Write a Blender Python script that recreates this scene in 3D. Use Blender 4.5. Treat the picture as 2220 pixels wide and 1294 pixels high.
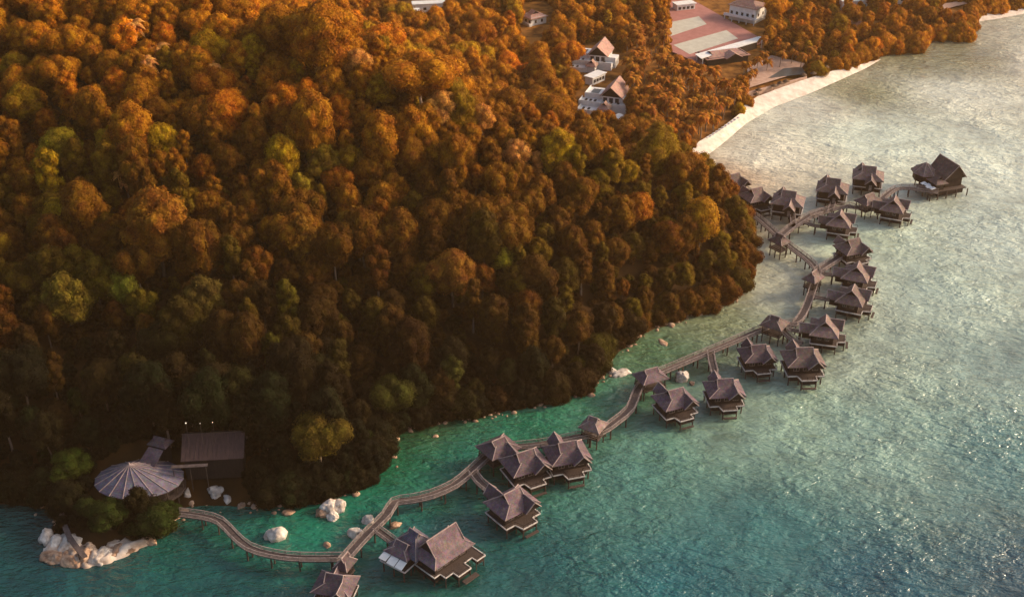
import bpy, math, random
from mathutils import Vector, noise, Matrix
import numpy as np
R = math.radians
PI = math.pi
random.seed(7)
for o in list(bpy.data.objects): bpy.data.objects.remove(o)
S = bpy.context.scene
C = bpy.context.collection

# ------------------------------------------------------------------ camera, world, sun, exposure
W_, H_, FPX, PITCH, CAMZ = 2220.0, 1294.0, 2600.0, R(30), 180.0
cd = bpy.data.cameras.new('camera'); cam = bpy.data.objects.new('camera', cd); C.objects.link(cam)
cam.location = (0, 0, CAMZ); cam.rotation_euler = (R(90) - PITCH, 0, 0)
cd.sensor_width = 36; cd.lens = 36 * FPX / W_; cd.clip_start = 1; cd.clip_end = 20000
S.camera = cam
SUN_AZ, SUN_EL = R(78), R(24)            # azimuth clockwise from +Y
world = bpy.data.worlds.new('World'); S.world = world; world.use_nodes = True
wn = world.node_tree; wn.nodes.clear()
sky = wn.nodes.new('ShaderNodeTexSky'); sky.sky_type = 'NISHITA'; sky.sun_disc = False
sky.sun_elevation = SUN_EL; sky.sun_rotation = SUN_AZ; sky.air_density = 1.0; sky.dust_density = 5.0; sky.ozone_density = 0.6
bg = wn.nodes.new('ShaderNodeBackground'); bg.inputs['Strength'].default_value = 0.15
wo = wn.nodes.new('ShaderNodeOutputWorld')
tintn = wn.nodes.new('ShaderNodeMix'); tintn.data_type = 'RGBA'; tintn.blend_type = 'MULTIPLY'; tintn.inputs[0].default_value = 1
tintn.inputs[7].default_value = (1.0, 0.99, 0.96, 1)
wn.links.new(sky.outputs[0], tintn.inputs[6]); wn.links.new(tintn.outputs[2], bg.inputs[0]); wn.links.new(bg.outputs[0], wo.inputs[0])
sd = bpy.data.lights.new('sun', 'SUN'); sun = bpy.data.objects.new('sun', sd); C.objects.link(sun)
sd.energy = 2.7; sd.angle = R(9); sd.color = (1.0, 0.74, 0.5)
sv = Vector((math.sin(SUN_AZ) * math.cos(SUN_EL), math.cos(SUN_AZ) * math.cos(SUN_EL), math.sin(SUN_EL)))
sun.rotation_euler = sv.to_track_quat('Z', 'Y').to_euler(); sun.location = sv * 500
S.view_settings.view_transform = 'Standard'; S.view_settings.look = 'None'; S.view_settings.gamma = 1
S.view_settings.exposure = 0.6
S.render.engine = 'CYCLES'
S.cycles.max_bounces = 5; S.cycles.diffuse_bounces = 2; S.cycles.glossy_bounces = 2; S.cycles.transmission_bounces = 2
S.cycles.volume_bounces = 0; S.cycles.transparent_max_bounces = 4
S.cycles.use_denoising = True

# ------------------------------------------------------------------ pixel -> world
cp, sp = math.cos(PITCH), math.sin(PITCH)
def ray(px, py):
    x = (px - W_ / 2) / FPX; y = (H_ / 2 - py) / FPX
    return Vector((x, cp + sp * y, -sp + cp * y))
def at(px, py, z=0.0):
    d = ray(px, py); t = (z - CAMZ) / d.z
    return Vector((d.x * t, d.y * t, z))
def project(p):
    v = Vector(p) - Vector((0, 0, CAMZ))
    zz = v.y * cp - v.z * sp; yy = v.y * sp + v.z * cp
    return (W_ / 2 + FPX * v.x / zz, H_ / 2 - FPX * yy / zz, zz)

# ------------------------------------------------------------------ helpers
class MB:
    def __init__(s): s.v = []; s.f = []; s.m = []
    def poly(s, pts, mi=0):
        b = len(s.v); s.v += [tuple(p) for p in pts]; s.f.append(tuple(range(b, b + len(pts)))); s.m.append(mi)
    def slab(s, pts, t, mi=0):                     # a polygon with thickness t straight down
        b = len(s.v); n = len(pts)
        s.v += [tuple(p) for p in pts] + [(p[0], p[1], p[2] - t) for p in pts]
        s.f.append(tuple(range(b, b + n))); s.f.append(tuple(range(b + 2 * n - 1, b + n - 1, -1))); s.m += [mi, mi]
        for i in range(n):
            j = (i + 1) % n; s.f.append((b + i, b + n + i, b + n + j, b + j)); s.m.append(mi)
    def box(s, x0, x1, y0, y1, z0, z1, mi=0):
        s.slab([(x0, y0, z1), (x1, y0, z1), (x1, y1, z1), (x0, y1, z1)], z1 - z0, mi)
    def tube(s, p, q, r0, r1=None, n=6, mi=0, cap=True):
        p = Vector(p); q = Vector(q); r1 = r0 if r1 is None else r1
        d = (q - p).normalized(); a = d.orthogonal().normalized(); c = d.cross(a)
        b = len(s.v)
        for (o, r) in ((p, r0), (q, r1)):
            for i in range(n):
                t = 2 * PI * i / n; s.v.append(tuple(o + a * (r * math.cos(t)) + c * (r * math.sin(t))))
        for i in range(n):
            j = (i + 1) % n; s.f.append((b + i, b + j, b + n + j, b + n + i)); s.m.append(mi)
        if cap:
            s.f.append(tuple(range(b + n - 1, b - 1, -1))); s.f.append(tuple(range(b + n, b + 2 * n))); s.m += [mi, mi]
    def bar(s, p, q, w, h, mi=0):                  # rectangular bar, w wide, h tall, top face level with p-q
        p = Vector(p); q = Vector(q); d = (q - p); n = Vector((-d.y, d.x, 0))
        n = n.normalized() * (w / 2) if n.length > 1e-6 else Vector((w / 2, 0, 0))
        s.slab([p - n, q - n, q + n, p + n], h, mi)
    def build(s, name, mat, parent=None, smooth=False, mats=None):
        me = bpy.data.meshes.new(name); me.from_pydata(s.v, [], s.f); 
        for m in (mats or [mat]): me.materials.append(m)
        if mats: me.polygons.foreach_set('material_index', s.m)
        if smooth: me.polygons.foreach_set('use_smooth', [True] * len(s.f))
        me.update()
        o = bpy.data.objects.new(name, me); C.objects.link(o)
        if parent: o.parent = parent
        return o
def tag(o, label=None, cat=None, group=None, kind=None):
    if label: o['label'] = label
    if cat: o['category'] = cat
    if group: o['group'] = group
    if kind: o['kind'] = kind
    return o
def empty(name, loc, rz=0.0):
    o = bpy.data.objects.new(name, None); C.objects.link(o); o.location = loc; o.rotation_euler = (0, 0, rz)
    o.empty_display_size = 0.5
    return o
def copy_tree(o, parent=None):
    c = o.copy(); C.objects.link(c); c.parent = parent
    for ch in list(o.children): copy_tree(ch, c)
    return c

# ------------------------------------------------------------------ materials
def newmat(name):
    m = bpy.data.materials.new(name); m.use_nodes = True
    return m, m.node_tree, m.node_tree.nodes['Principled BSDF']
def noisemat(name, c1, c2, scale=1.0, rough=0.8, bump=0.0, detail=4, coord='Object', spec=0.3, stretch=None):
    m, t, b = newmat(name)
    tc = t.nodes.new('ShaderNodeTexCoord'); mp = t.nodes.new('ShaderNodeMapping')
    if stretch: mp.inputs['Scale'].default_value = stretch
    t.links.new(tc.outputs[coord], mp.inputs[0])
    n = t.nodes.new('ShaderNodeTexNoise'); n.inputs['Scale'].default_value = scale; n.inputs['Detail'].default_value = detail
    n.inputs['Roughness'].default_value = 0.65
    t.links.new(mp.outputs[0], n.inputs['Vector'])
    r = t.nodes.new('ShaderNodeValToRGB'); r.color_ramp.elements[0].position = .32; r.color_ramp.elements[1].position = .68
    r.color_ramp.elements[0].color = (*c1, 1); r.color_ramp.elements[1].color = (*c2, 1)
    t.links.new(n.outputs[0], r.inputs[0]); t.links.new(r.outputs[0], b.inputs['Base Color'])
    b.inputs['Roughness'].default_value = rough; b.inputs['Specular IOR Level'].default_value = spec
    if bump:
        bp = t.nodes.new('ShaderNodeBump'); bp.inputs['Strength'].default_value = bump; bp.inputs['Distance'].default_value = .3
        t.links.new(n.outputs[0], bp.inputs['Height']); t.links.new(bp.outputs[0], b.inputs['Normal'])
    return m
def roofmat(name, c1, c2, c3):
    """weathered shingles: courses by height, patches by noise"""
    m, t, b = newmat(name)
    tc = t.nodes.new('ShaderNodeTexCoord'); sx = t.nodes.new('ShaderNodeSeparateXYZ'); t.links.new(tc.outputs['Object'], sx.inputs[0])
    n = t.nodes.new('ShaderNodeTexNoise'); n.inputs['Scale'].default_value = .55; n.inputs['Detail'].default_value = 6; n.inputs['Roughness'].default_value = .7
    t.links.new(tc.outputs['Object'], n.inputs['Vector'])
    r = t.nodes.new('ShaderNodeValToRGB'); e = r.color_ramp.elements
    e[0].position = .3; e[0].color = (*c1, 1); e[1].position = .72; e[1].color = (*c3, 1); k = e.new(.5); k.color = (*c2, 1)
    t.links.new(n.outputs[0], r.inputs[0])
    w = t.nodes.new('ShaderNodeMath'); w.operation = 'MULTIPLY'; w.inputs[1].default_value = 4.2; t.links.new(sx.outputs[2], w.inputs[0])
    fr = t.nodes.new('ShaderNodeMath'); fr.operation = 'FRACT'; t.links.new(w.outputs[0], fr.inputs[0])
    br = t.nodes.new('ShaderNodeTexVoronoi'); br.inputs['Scale'].default_value = 2.6; t.links.new(tc.outputs['Object'], br.inputs['Vector'])
    mx = t.nodes.new('ShaderNodeMix'); mx.data_type = 'RGBA'; mx.blend_type = 'MULTIPLY'; mx.inputs[0].default_value = .35
    t.links.new(r.outputs[0], mx.inputs[6]); t.links.new(br.outputs['Color'], mx.inputs[7])
    oi = t.nodes.new('ShaderNodeObjectInfo'); mo = t.nodes.new('ShaderNodeMapRange'); mo.inputs[3].default_value = .72; mo.inputs[4].default_value = 1.3
    t.links.new(oi.outputs['Random'], mo.inputs[0]); hv = t.nodes.new('ShaderNodeHueSaturation'); t.links.new(mo.outputs[0], hv.inputs['Value'])
    t.links.new(mx.outputs[2], hv.inputs['Color']); t.links.new(hv.outputs[0], b.inputs['Base Color'])
    ad = t.nodes.new('ShaderNodeMath'); ad.operation = 'ADD'; t.links.new(fr.outputs[0], ad.inputs[0]); t.links.new(n.outputs[0], ad.inputs[1])
    bp = t.nodes.new('ShaderNodeBump'); bp.inputs['Strength'].default_value = .7; bp.inputs['Distance'].default_value = .1
    t.links.new(ad.outputs[0], bp.inputs['Height']); t.links.new(bp.outputs[0], b.inputs['Normal'])
    b.inputs['Roughness'].default_value = .75; b.inputs['Specular IOR Level'].default_value = .3
    return m
M = {}
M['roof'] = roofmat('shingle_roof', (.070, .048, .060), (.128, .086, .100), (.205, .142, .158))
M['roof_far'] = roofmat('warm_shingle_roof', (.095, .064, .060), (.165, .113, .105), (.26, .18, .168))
M['roof_slate'] = roofmat('grey_shingle_roof', (.075, .066, .092), (.125, .109, .146), (.185, .160, .20))
M['roof_clay'] = roofmat('clay_roof', (.26, .145, .115), (.38, .215, .175), (.48, .29, .24))
M['cap'] = noisemat('pale_ridge_cap', (.22, .16, .15), (.40, .31, .29), 1.5, .7)
M['trim'] = noisemat('weathered_white_trim', (.40, .35, .33), (.66, .60, .57), 1.2, .6)
M['wall'] = noisemat('dark_timber_wall', (.012, .008, .007), (.030, .019, .016), 1.2, .8, stretch=(3, 3, .4))
M['plank'] = noisemat('dark_deck_planks', (.035, .025, .022), (.085, .060, .053), 2.0, .8, .3, stretch=(3, 1, 1))
M['plank_pale'] = noisemat('pale_boardwalk_planks', (.055, .041, .039), (.125, .094, .090), 1.6, .8, .3)
M['rail'] = noisemat('rail_wood', (.14, .108, .10), (.32, .26, .245), 1.0, .7)
M['stilt'] = noisemat('stilt_wood', (.035, .024, .02), (.085, .058, .048), 1.0, .8)
M['white'] = noisemat('white_render', (.62, .60, .58), (.80, .78, .75), .5, .6)
M['glass'] = noisemat('dark_glass', (.02, .022, .025), (.03, .032, .035), 1, .15, spec=.5)
M['rock'] = noisemat('pale_granite', (.24, .18, .145), (.80, .72, .65), .55, .85, .8, detail=8, coord='Object')
M['rock_rust'] = noisemat('rusty_granite', (.18, .085, .045), (.58, .40, .28), .5, .85, .8, detail=8, coord='Object')
M['bark'] = noisemat('bark', (.05, .032, .02), (.16, .11, .075), 1.5, .9, .4, stretch=(1, 1, .3))
M['bark_pale'] = noisemat('pale_bark', (.16, .11, .08), (.32, .23, .17), 1.5, .9, .4, stretch=(1, 1, .3))
M['court'] = noisemat('red_court', (.30, .12, .10), (.40, .17, .145), .25, .8)
M['court_pale'] = noisemat('pale_court', (.42, .39, .32), (.52, .50, .42), .3, .8)
M['paving'] = noisemat('sandstone_paving', (.36, .22, .16), (.50, .33, .25), .5, .8)
M['pool'] = noisemat('pool_water', (.05, .055, .05), (.09, .085, .075), .5, .3)
M['umbrella'] = noisemat('thatch_umbrella', (.07, .04, .025), (.14, .085, .05), 2, .9)
M['fabric'] = noisemat('white_canvas', (.66, .64, .62), (.80, .78, .76), 1, .7)

def foliage(name, instanced):
    m = bpy.data.materials.new(name); m.use_nodes = True; t = m.node_tree; t.nodes.clear()
    out = t.nodes.new('ShaderNodeOutputMaterial')
    if instanced:
        a = t.nodes.new('ShaderNodeAttribute'); a.attribute_type = 'INSTANCER'; a.attribute_name = 'tint'; col = a.outputs['Color']
    else:
        a = t.nodes.new('ShaderNodeObjectInfo'); col = a.outputs['Color']
    tc = t.nodes.new('ShaderNodeTexCoord')
    n1 = t.nodes.new('ShaderNodeTexNoise'); n1.inputs['Scale'].default_value = .45; n1.inputs['Detail'].default_value = 2
    n2 = t.nodes.new('ShaderNodeTexNoise'); n2.inputs['Scale'].default_value = 2.2; n2.inputs['Detail'].default_value = 2
    g = t.nodes.new('ShaderNodeNewGeometry')
    t.links.new(tc.outputs['Object'], n1.inputs['Vector']); t.links.new(g.outputs['Position'], n2.inputs['Vector'])
    ad = t.nodes.new('ShaderNodeMath'); ad.operation = 'ADD'; t.links.new(n1.outputs[0], ad.inputs[0]); t.links.new(n2.outputs[0], ad.inputs[1])
    mr = t.nodes.new('ShaderNodeMapRange'); mr.inputs[1].default_value = .7; mr.inputs[2].default_value = 1.35; mr.inputs[3].default_value = .35; mr.inputs[4].default_value = 1.85
    t.links.new(ad.outputs[0], mr.inputs[0])
    hs = t.nodes.new('ShaderNodeHueSaturation')
    mh = t.nodes.new('ShaderNodeMapRange'); mh.inputs[1].default_value = .3; mh.inputs[2].default_value = .7; mh.inputs[3].default_value = .485; mh.inputs[4].default_value = .52
    t.links.new(n1.outputs[0], mh.inputs[0]); t.links.new(mh.outputs[0], hs.inputs['Hue'])
    t.links.new(mr.outputs[0], hs.inputs['Value']); t.links.new(col, hs.inputs['Color'])
    b = t.nodes.new('ShaderNodeBsdfPrincipled'); b.inputs['Roughness'].default_value = .7; b.inputs['Specular IOR Level'].default_value = .06
    tr = t.nodes.new('ShaderNodeBsdfTranslucent'); mx = t.nodes.new('ShaderNodeMixShader'); mx.inputs[0].default_value = .3
    t.links.new(hs.outputs[0], b.inputs['Base Color']); t.links.new(hs.outputs[0], tr.inputs[0])
    t.links.new(b.outputs[0], mx.inputs[1]); t.links.new(tr.outputs[0], mx.inputs[2]); t.links.new(mx.outputs[0], out.inputs[0])
    return m
M['leaf'] = foliage('leaves', False); M['leaf_far'] = foliage('leaves_far', True)

# ------------------------------------------------------------------ land shape
shore_px = [(-900, 1040), (-200, 1075), (60, 1085), (130, 1110), (118, 1180), (190, 1208), (270, 1192), (345, 1150), (385, 1100), (470, 1085), (570, 1098),
            (690, 1085), (780, 1062), (835, 1015), (838, 955), (880, 925), (1010, 905), (1200, 868), (1290, 835), (1312, 775), (1400, 715),
            (1480, 690), (1575, 650), (1618, 608), (1620, 530), (1590, 460), (1545, 410), (1488, 368), (1508, 330), (1560, 296), (1619, 248), (1679, 214), (1768, 180),
            (1836, 152), (1908, 122), (1990, 112), (2020, 88), (2100, 92), (2112, 42), (2220, 22), (2420, -60), (2900, -170)]
shore = [at(px, py).xy for px, py in shore_px]
land = shore + [Vector((1600, 1150)), Vector((1600, 2600)), Vector((-1800, 2600)), Vector((-1800, 215))]
LA = np.array([tuple(p) for p in land])
def inside(P, X, Y):
    r = np.zeros(X.shape, bool); n = len(P)
    for i in range(n):
        x0, y0 = P[i]; x1, y1 = P[(i + 1) % n]
        if y0 == y1: continue
        c = ((y0 > Y) != (y1 > Y)) & (X < (x1 - x0) * (Y - y0) / (y1 - y0) + x0); r ^= c
    return r
def dist_line(P, X, Y, closed=False, vals=None):
    D = np.full(X.shape, 1e9); V = np.zeros(X.shape)
    n = len(P)
    for i in range(n if closed else n - 1):
        x0, y0 = P[i][:2]; x1, y1 = P[(i + 1) % n][:2]; dx, dy = x1 - x0, y1 - y0
        t = np.clip(((X - x0) * dx + (Y - y0) * dy) / (dx * dx + dy * dy + 1e-9), 0, 1)
        d = np.hypot(X - x0 - t * dx, Y - y0 - t * dy)
        b = d < D; D = np.where(b, d, D)
        if vals is not None:
            k = (i + 1) % n; V = np.where(b, vals[i] * (1 - t) + vals[k] * t, V)
    return (D, V) if vals is not None else D
RIDGE = [(76, 338, 8), (52, 334, 22), (20, 326, 33), (-12, 330, 43), (-42, 338, 54), (-75, 352, 60), (-120, 368, 64), (-190, 385, 68), (-300, 400, 74), (-600, 420, 80)]
FLAT = np.array([(78, 398), (48, 412), (20, 428), (0, 452), (-22, 500), (-60, 560), (-110, 620), (-240, 690), (-700, 760), (-1800, 900), (-1800, 2600), (1600, 2600), (1600, 700), (500, 560), (150, 470)])
def height(X, Y):
    X = np.atleast_1d(np.asarray(X, float)); Y = np.atleast_1d(np.asarray(Y, float))
    ds = dist_line(LA, X, Y, True); ins = inside(LA, X, Y)
    df = dist_line(FLAT, X, Y, True); inf = inside(FLAT, X, Y)
    dr, rh = dist_line(RIDGE, X, Y, False, [r[2] for r in RIDGE])
    s = np.minimum(ds, df); s = np.where(inf, 0, s)
    k = s / (s + dr + 1e-6); k = k ** 1.05
    bumps = 2.5 * np.sin(X * .071 + 1.3) * np.cos(Y * .063 + .4) * np.clip(s / 30, 0, 1)
    low = 2.2 * (1 - np.exp(-ds / 9)) 
    h = np.where(ins, low + rh * k + bumps, -np.minimum(ds * .12, 9) - .15)
    return h
def hz(x, y): return float(height([x], [y])[0])
def on_land(px, py, dz=0.0):
    """first point where the view ray meets the terrain raised by dz"""
    d = ray(px, py); t0 = 150.0
    ts = np.arange(150, 1400, 2.0); X = d.x * ts; Y = d.y * ts; Z = CAMZ + d.z * ts
    Hh = height(X, Y) + dz; idx = np.where(Z < Hh)[0]; t = ts[idx[0]] if len(idx) else ts[-1]
    return Vector((d.x * t, d.y * t, 0))

xs = np.concatenate([[-1800, -1200, -800, -500, -360], np.arange(-300, 301, 5.0), [360, 500, 800, 1200, 1700]])
ys = np.concatenate([[-300, 0, 100, 160], np.arange(190, 701, 5.0), [760, 850, 1000, 1300, 1800, 2700]])
GX, GY = np.meshgrid(xs, ys); GZ = height(GX, GY)
nx, ny = len(xs), len(ys)
me = bpy.data.meshes.new('ground')
vv = np.stack([GX, GY, GZ], -1).reshape(-1, 3)
ff = [(j * nx + i, j * nx + i + 1, (j + 1) * nx + i + 1, (j + 1) * nx + i) for j in range(ny - 1) for i in range(nx - 1)]
me.from_pydata(vv.tolist(), [], ff); me.polygons.foreach_set('use_smooth', [True] * len(ff))
m, t, b = newmat('forest_floor')
tc = t.nodes.new('ShaderNodeTexCoord'); n = t.nodes.new('ShaderNodeTexNoise'); n.inputs['Scale'].default_value = .12; n.inputs['Detail'].default_value = 8
t.links.new(tc.outputs['Object'], n.inputs['Vector']); r = t.nodes.new('ShaderNodeValToRGB')
r.color_ramp.elements[0].position = .3; r.color_ramp.elements[1].position = .7
r.color_ramp.elements[0].color = (.012, .008, .004, 1); r.color_ramp.elements[1].color = (.07, .032, .009, 1)
t.links.new(n.outputs[0], r.inputs[0])
at_ = t.nodes.new('ShaderNodeAttribute'); at_.attribute_name = 'sand'
mx = t.nodes.new('ShaderNodeMix'); mx.data_type = 'RGBA'; t.links.new(at_.outputs['Fac'], mx.inputs[0])
fl = t.nodes.new('ShaderNodeAttribute'); fl.attribute_name = 'flats'; mf = t.nodes.new('ShaderNodeMix'); mf.data_type = 'RGBA'; t.links.new(fl.outputs['Fac'], mf.inputs[0])
n3_ = t.nodes.new('ShaderNodeTexNoise'); n3_.inputs['Scale'].default_value = .25; n3_.inputs['Detail'].default_value = 6; t.links.new(tc.outputs['Object'], n3_.inputs['Vector'])
r3 = t.nodes.new('ShaderNodeValToRGB'); r3.color_ramp.elements[0].position = .35; r3.color_ramp.elements[1].position = .65; r3.color_ramp.elements[0].color = (.09, .035, .008, 1); r3.color_ramp.elements[1].color = (.30, .13, .03, 1)
t.links.new(n3_.outputs[0], r3.inputs[0]); t.links.new(r3.outputs[0], mf.inputs[7]); t.links.new(r.outputs[0], mf.inputs[6]); t.links.new(mf.outputs[2], mx.inputs[6])
n2 = t.nodes.new('ShaderNodeTexNoise'); n2.inputs['Scale'].default_value = .6; n2.inputs['Detail'].default_value = 5; t.links.new(tc.outputs['Object'], n2.inputs['Vector'])
r2 = t.nodes.new('ShaderNodeValToRGB'); r2.color_ramp.elements[0].color = (.16, .10, .06, 1); r2.color_ramp.elements[1].color = (.30, .20, .13, 1)
t.links.new(n2.outputs[0], r2.inputs[0]); t.links.new(r2.outputs[0], mx.inputs[7]); t.links.new(mx.outputs[2], b.inputs['Base Color'])
b.inputs['Roughness'].default_value = .95; b.inputs['Specular IOR Level'].default_value = .08
me.materials.append(m)
dS = dist_line(LA, GX, GY, True).reshape(-1)
a = me.attributes.new('flats', 'FLOAT', 'POINT'); a.data.foreach_set('value', inside(FLAT, GX, GY).astype(float).ravel())
Y_FAR = np.clip((GY.reshape(-1) - 340) / 40, .15, 1)
a = me.attributes.new('sand', 'FLOAT', 'POINT'); a.data.foreach_set('value', np.clip(1 - dS / 3, 0, 1) * .6 * (Y_FAR))
ground = bpy.data.objects.new('ground', me); C.objects.link(ground); tag(ground, kind='structure')

# ------------------------------------------------------------------ water: colour follows depth and bottom, plus painted glare and tree shade
wpts = [  # pixel, base colour (deep teal, shallow green, sandbank beige lifted by painted glare)
    (-200, 1290, (.004, .042, .048)), (100, 1270, (.004, .050, .055)), (60, 1140, (.006, .05, .045)), (500, 1280, (.006, .060, .062)),
    (560, 1140, (.008, .075, .060)), (650, 1140, (.010, .15, .09)), (740, 1090, (.012, .17, .105)), (850, 1010, (.012, .135, .06)), (930, 940, (.03, .06, .02)),  # murky point by the forest: tree shade put into the colour
    (1000, 990, (.010, .12, .085)), (1150, 930, (.012, .13, .07)), (860, 1160, (.015, .10, .095)), (1150, 1220, (.010, .075, .075)),
    (1300, 880, (.03, .15, .085)), (1420, 770, (.06, .13, .06)), (1560, 700, (.16, .19, .10)), (1650, 620, (.42, .40, .29)), (1560, 930, (.20, .30, .235)), (1350, 1030, (.05, .155, .13)),
    (1650, 1150, (.03, .14, .135)), (1420, 960, (.09, .21, .16)), (1700, 880, (.26, .36, .28)), (1500, 1270, (.008, .085, .10)), (1900, 1270, (.004, .060, .085)), (2300, 1270, (.003, .045, .075)),
    (2200, 1000, (.06, .16, .16)), (1900, 950, (.17, .27, .23)), (2200, 800, (.20, .29, .26)), (1800, 780, (.30, .35, .28)), (2050, 640, (.36, .43, .37)),
    (1830, 520, (.48, .54, .43)), (2200, 520, (.42, .47, .42)), (1650, 340, (.66, .58, .47)), (1900, 300, (.64, .66, .56)), (2150, 350, (.60, .61, .53)), (1740, 230, (.64, .58, .48)),
    (2080, 200, (.66, .62, .53)), (2300, 150, (.70, .62, .54)), (2000, 140, (.22, .21, .12)), (1570, 380, (.42, .26, .15)), (1640, 480, (.52, .42, .31)), (1700, 600, (.46, .43, .33)),
    (1850, 200, (.18, .18, .09)), (2100, 130, (.20, .19, .11))]
WP = np.array([tuple(at(px, py).xy) for px, py, _ in wpts]); WC = np.array([c for _, _, c in wpts]); lit = np.clip((WC.max(1) - .12) / .4, 0, 1)[:, None]; WC = WC * (1 - lit * (1 - np.array([[.86, .96, .95]])))
wx = np.concatenate([[-4200, -3000, -1800, -900, -500, -350, -260], np.arange(-200, 321, 5.0), [380, 500, 800, 1500, 3000, 4200]])
wy = np.concatenate([[-3500, -2000, -600, -200, 0, 80, 120], np.arange(150, 681, 5.0), [740, 850, 1100, 1600, 3000, 5000]])
WX, WY = np.meshgrid(wx, wy); q = np.stack([WX.ravel(), WY.ravel()], -1)
d2 = ((q[:, None, :] - WP[None]) ** 2).sum(-1) + 60.0; w = 1 / d2 ** 1.6; col = (w @ WC) / w.sum(1, keepdims=True)
me = bpy.data.meshes.new('water'); nx, ny = len(wx), len(wy)
ff = [(j * nx + i, j * nx + i + 1, (j + 1) * nx + i + 1, (j + 1) * nx + i) for j in range(ny - 1) for i in range(nx - 1)]
me.from_pydata([(x, y, 0.0) for x, y in q.tolist()], [], ff)
ca = me.attributes.new('bottom', 'FLOAT_COLOR', 'POINT'); ca.data.foreach_set('color', np.concatenate([col, np.ones((len(col), 1))], 1).ravel())  # also carries the painted glare and tree shade
m, t, b = newmat('sea_water')
g = t.nodes.new('ShaderNodeNewGeometry')
A = t.nodes.new('ShaderNodeAttribute'); A.attribute_name = 'bottom'  # bottom colour together with the painted glare and tree shade
def nz(scale, stretch, rot, det=3, rough=.55):
    mp = t.nodes.new('ShaderNodeMapping'); mp.inputs['Scale'].default_value = stretch; mp.inputs['Rotation'].default_value = (0, 0, rot)
    t.links.new(g.outputs['Position'], mp.inputs[0])
    n = t.nodes.new('ShaderNodeTexNoise'); n.inputs['Scale'].default_value = scale; n.inputs['Detail'].default_value = det; n.inputs['Roughness'].default_value = rough
    n.inputs['Distortion'].default_value = .4
    t.links.new(mp.outputs[0], n.inputs['Vector']); return n.outputs[0]
n1 = nz(.40, (.5, 1, 1), R(14), 3, .55); n2 = nz(1.1, (.5, 1, 1), R(-8)); n3 = nz(.03, (1, 1, 1), 0, 4); n4 = nz(.11, (1, 1, 1), 0, 5, .65)
def math_(op, a, b_):
    x = t.nodes.new('ShaderNodeMath'); x.operation = op
    for i, v in enumerate((a, b_)):
        if isinstance(v, (int, float)): x.inputs[i].default_value = v
        else: t.links.new(v, x.inputs[i])
    return x.outputs[0]
hgt = math_('ADD', n1, math_('MULTIPLY', n2, .45))
amp = t.nodes.new('ShaderNodeMapRange'); amp.inputs[1].default_value = .35; amp.inputs[2].default_value = .65; amp.inputs[3].default_value = .55; amp.inputs[4].default_value = 1.25
t.links.new(n3, amp.inputs[0])
bp = t.nodes.new('ShaderNodeBump'); bp.inputs['Distance'].default_value = 1.5
bp.inputs['Strength'].default_value = .9
t.links.new(math_('MULTIPLY', hgt, amp.outputs[0]), bp.inputs['Height']); t.links.new(bp.outputs[0], b.inputs['Normal'])
mv = t.nodes.new('ShaderNodeMapRange'); mv.inputs[1].default_value = .3; mv.inputs[2].default_value = .7; mv.inputs[3].default_value = .5; mv.inputs[4].default_value = 1.5
t.links.new(math_('ADD', math_('MULTIPLY', n3, .45), math_('MULTIPLY', n4, .55)), mv.inputs[0])
hs = t.nodes.new('ShaderNodeHueSaturation'); t.links.new(A.outputs['Color'], hs.inputs['Color']); t.links.new(mv.outputs[0], hs.inputs['Value'])
t.links.new(hs.outputs[0], b.inputs['Base Color'])
b.inputs['Roughness'].default_value = .16; b.inputs['IOR'].default_value = 1.58
me.materials.append(m)
water = bpy.data.objects.new('water', me); C.objects.link(water); tag(water, kind='structure')

# beach sand strip
beach_out = [(1490, 366), (1512, 340), (1560, 306), (1619, 256), (1679, 221), (1768, 187), (1836, 157), (1880, 137), (1911, 119)]
beach_in = [(1911, 118), (1885, 126), (1848, 143), (1800, 157), (1745, 174), (1690, 193), (1640, 212), (1614, 230), (1606, 247), (1560, 282), (1507, 314), (1482, 352)]
def strip(name, outs, ins, z, mat):
    mb = MB(); n = 40
    def samp(pts, k):
        P = [at(*p, z) for p in pts]; L = [0]
        for i in range(len(P) - 1): L.append(L[-1] + (P[i + 1] - P[i]).length)
        s = L[-1] * k
        for i in range(len(P) - 1):
            if s <= L[i + 1] + 1e-6: return P[i].lerp(P[i + 1], (s - L[i]) / (L[i + 1] - L[i]))
        return P[-1]
    rows = []
    for i in range(n + 1):
        a_ = samp(outs, i / n); b_ = samp(ins[::-1], i / n); row = []
        for j in range(6):
            p = a_.lerp(b_, j / 5); p.z = .05 + (z + .3) * (j / 5) ** .8 * min(1, (n - i) / 9, i / 5) + .05 * noise.noise(p * .3); row.append(p)
        rows.append(row)
    idx = lambda i, j: i * 6 + j
    mb.v = [tuple(p) for r_ in rows for p in r_]; mb.f = [(idx(i, j), idx(i + 1, j), idx(i + 1, j + 1), idx(i, j + 1)) for i in range(n) for j in range(5)]; mb.m = [0] * len(mb.f)
    o = mb.build(name, mat, smooth=True); return tag(o, kind='structure')
M['sand'] = noisemat('beach_sand', (.50, .41, .345), (.76, .67, .59), .35, .9, .2)
strip('beach', beach_out, beach_in, 2.4, M['sand'])
strip('far_beach', [(2060, 50), (2110, 40), (2160, 33), (2220, 22), (2330, -20)], [(2330, -45), (2215, 8), (2150, 20), (2110, 32), (2062, 42)], 2.2, M['sand'])

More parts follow.
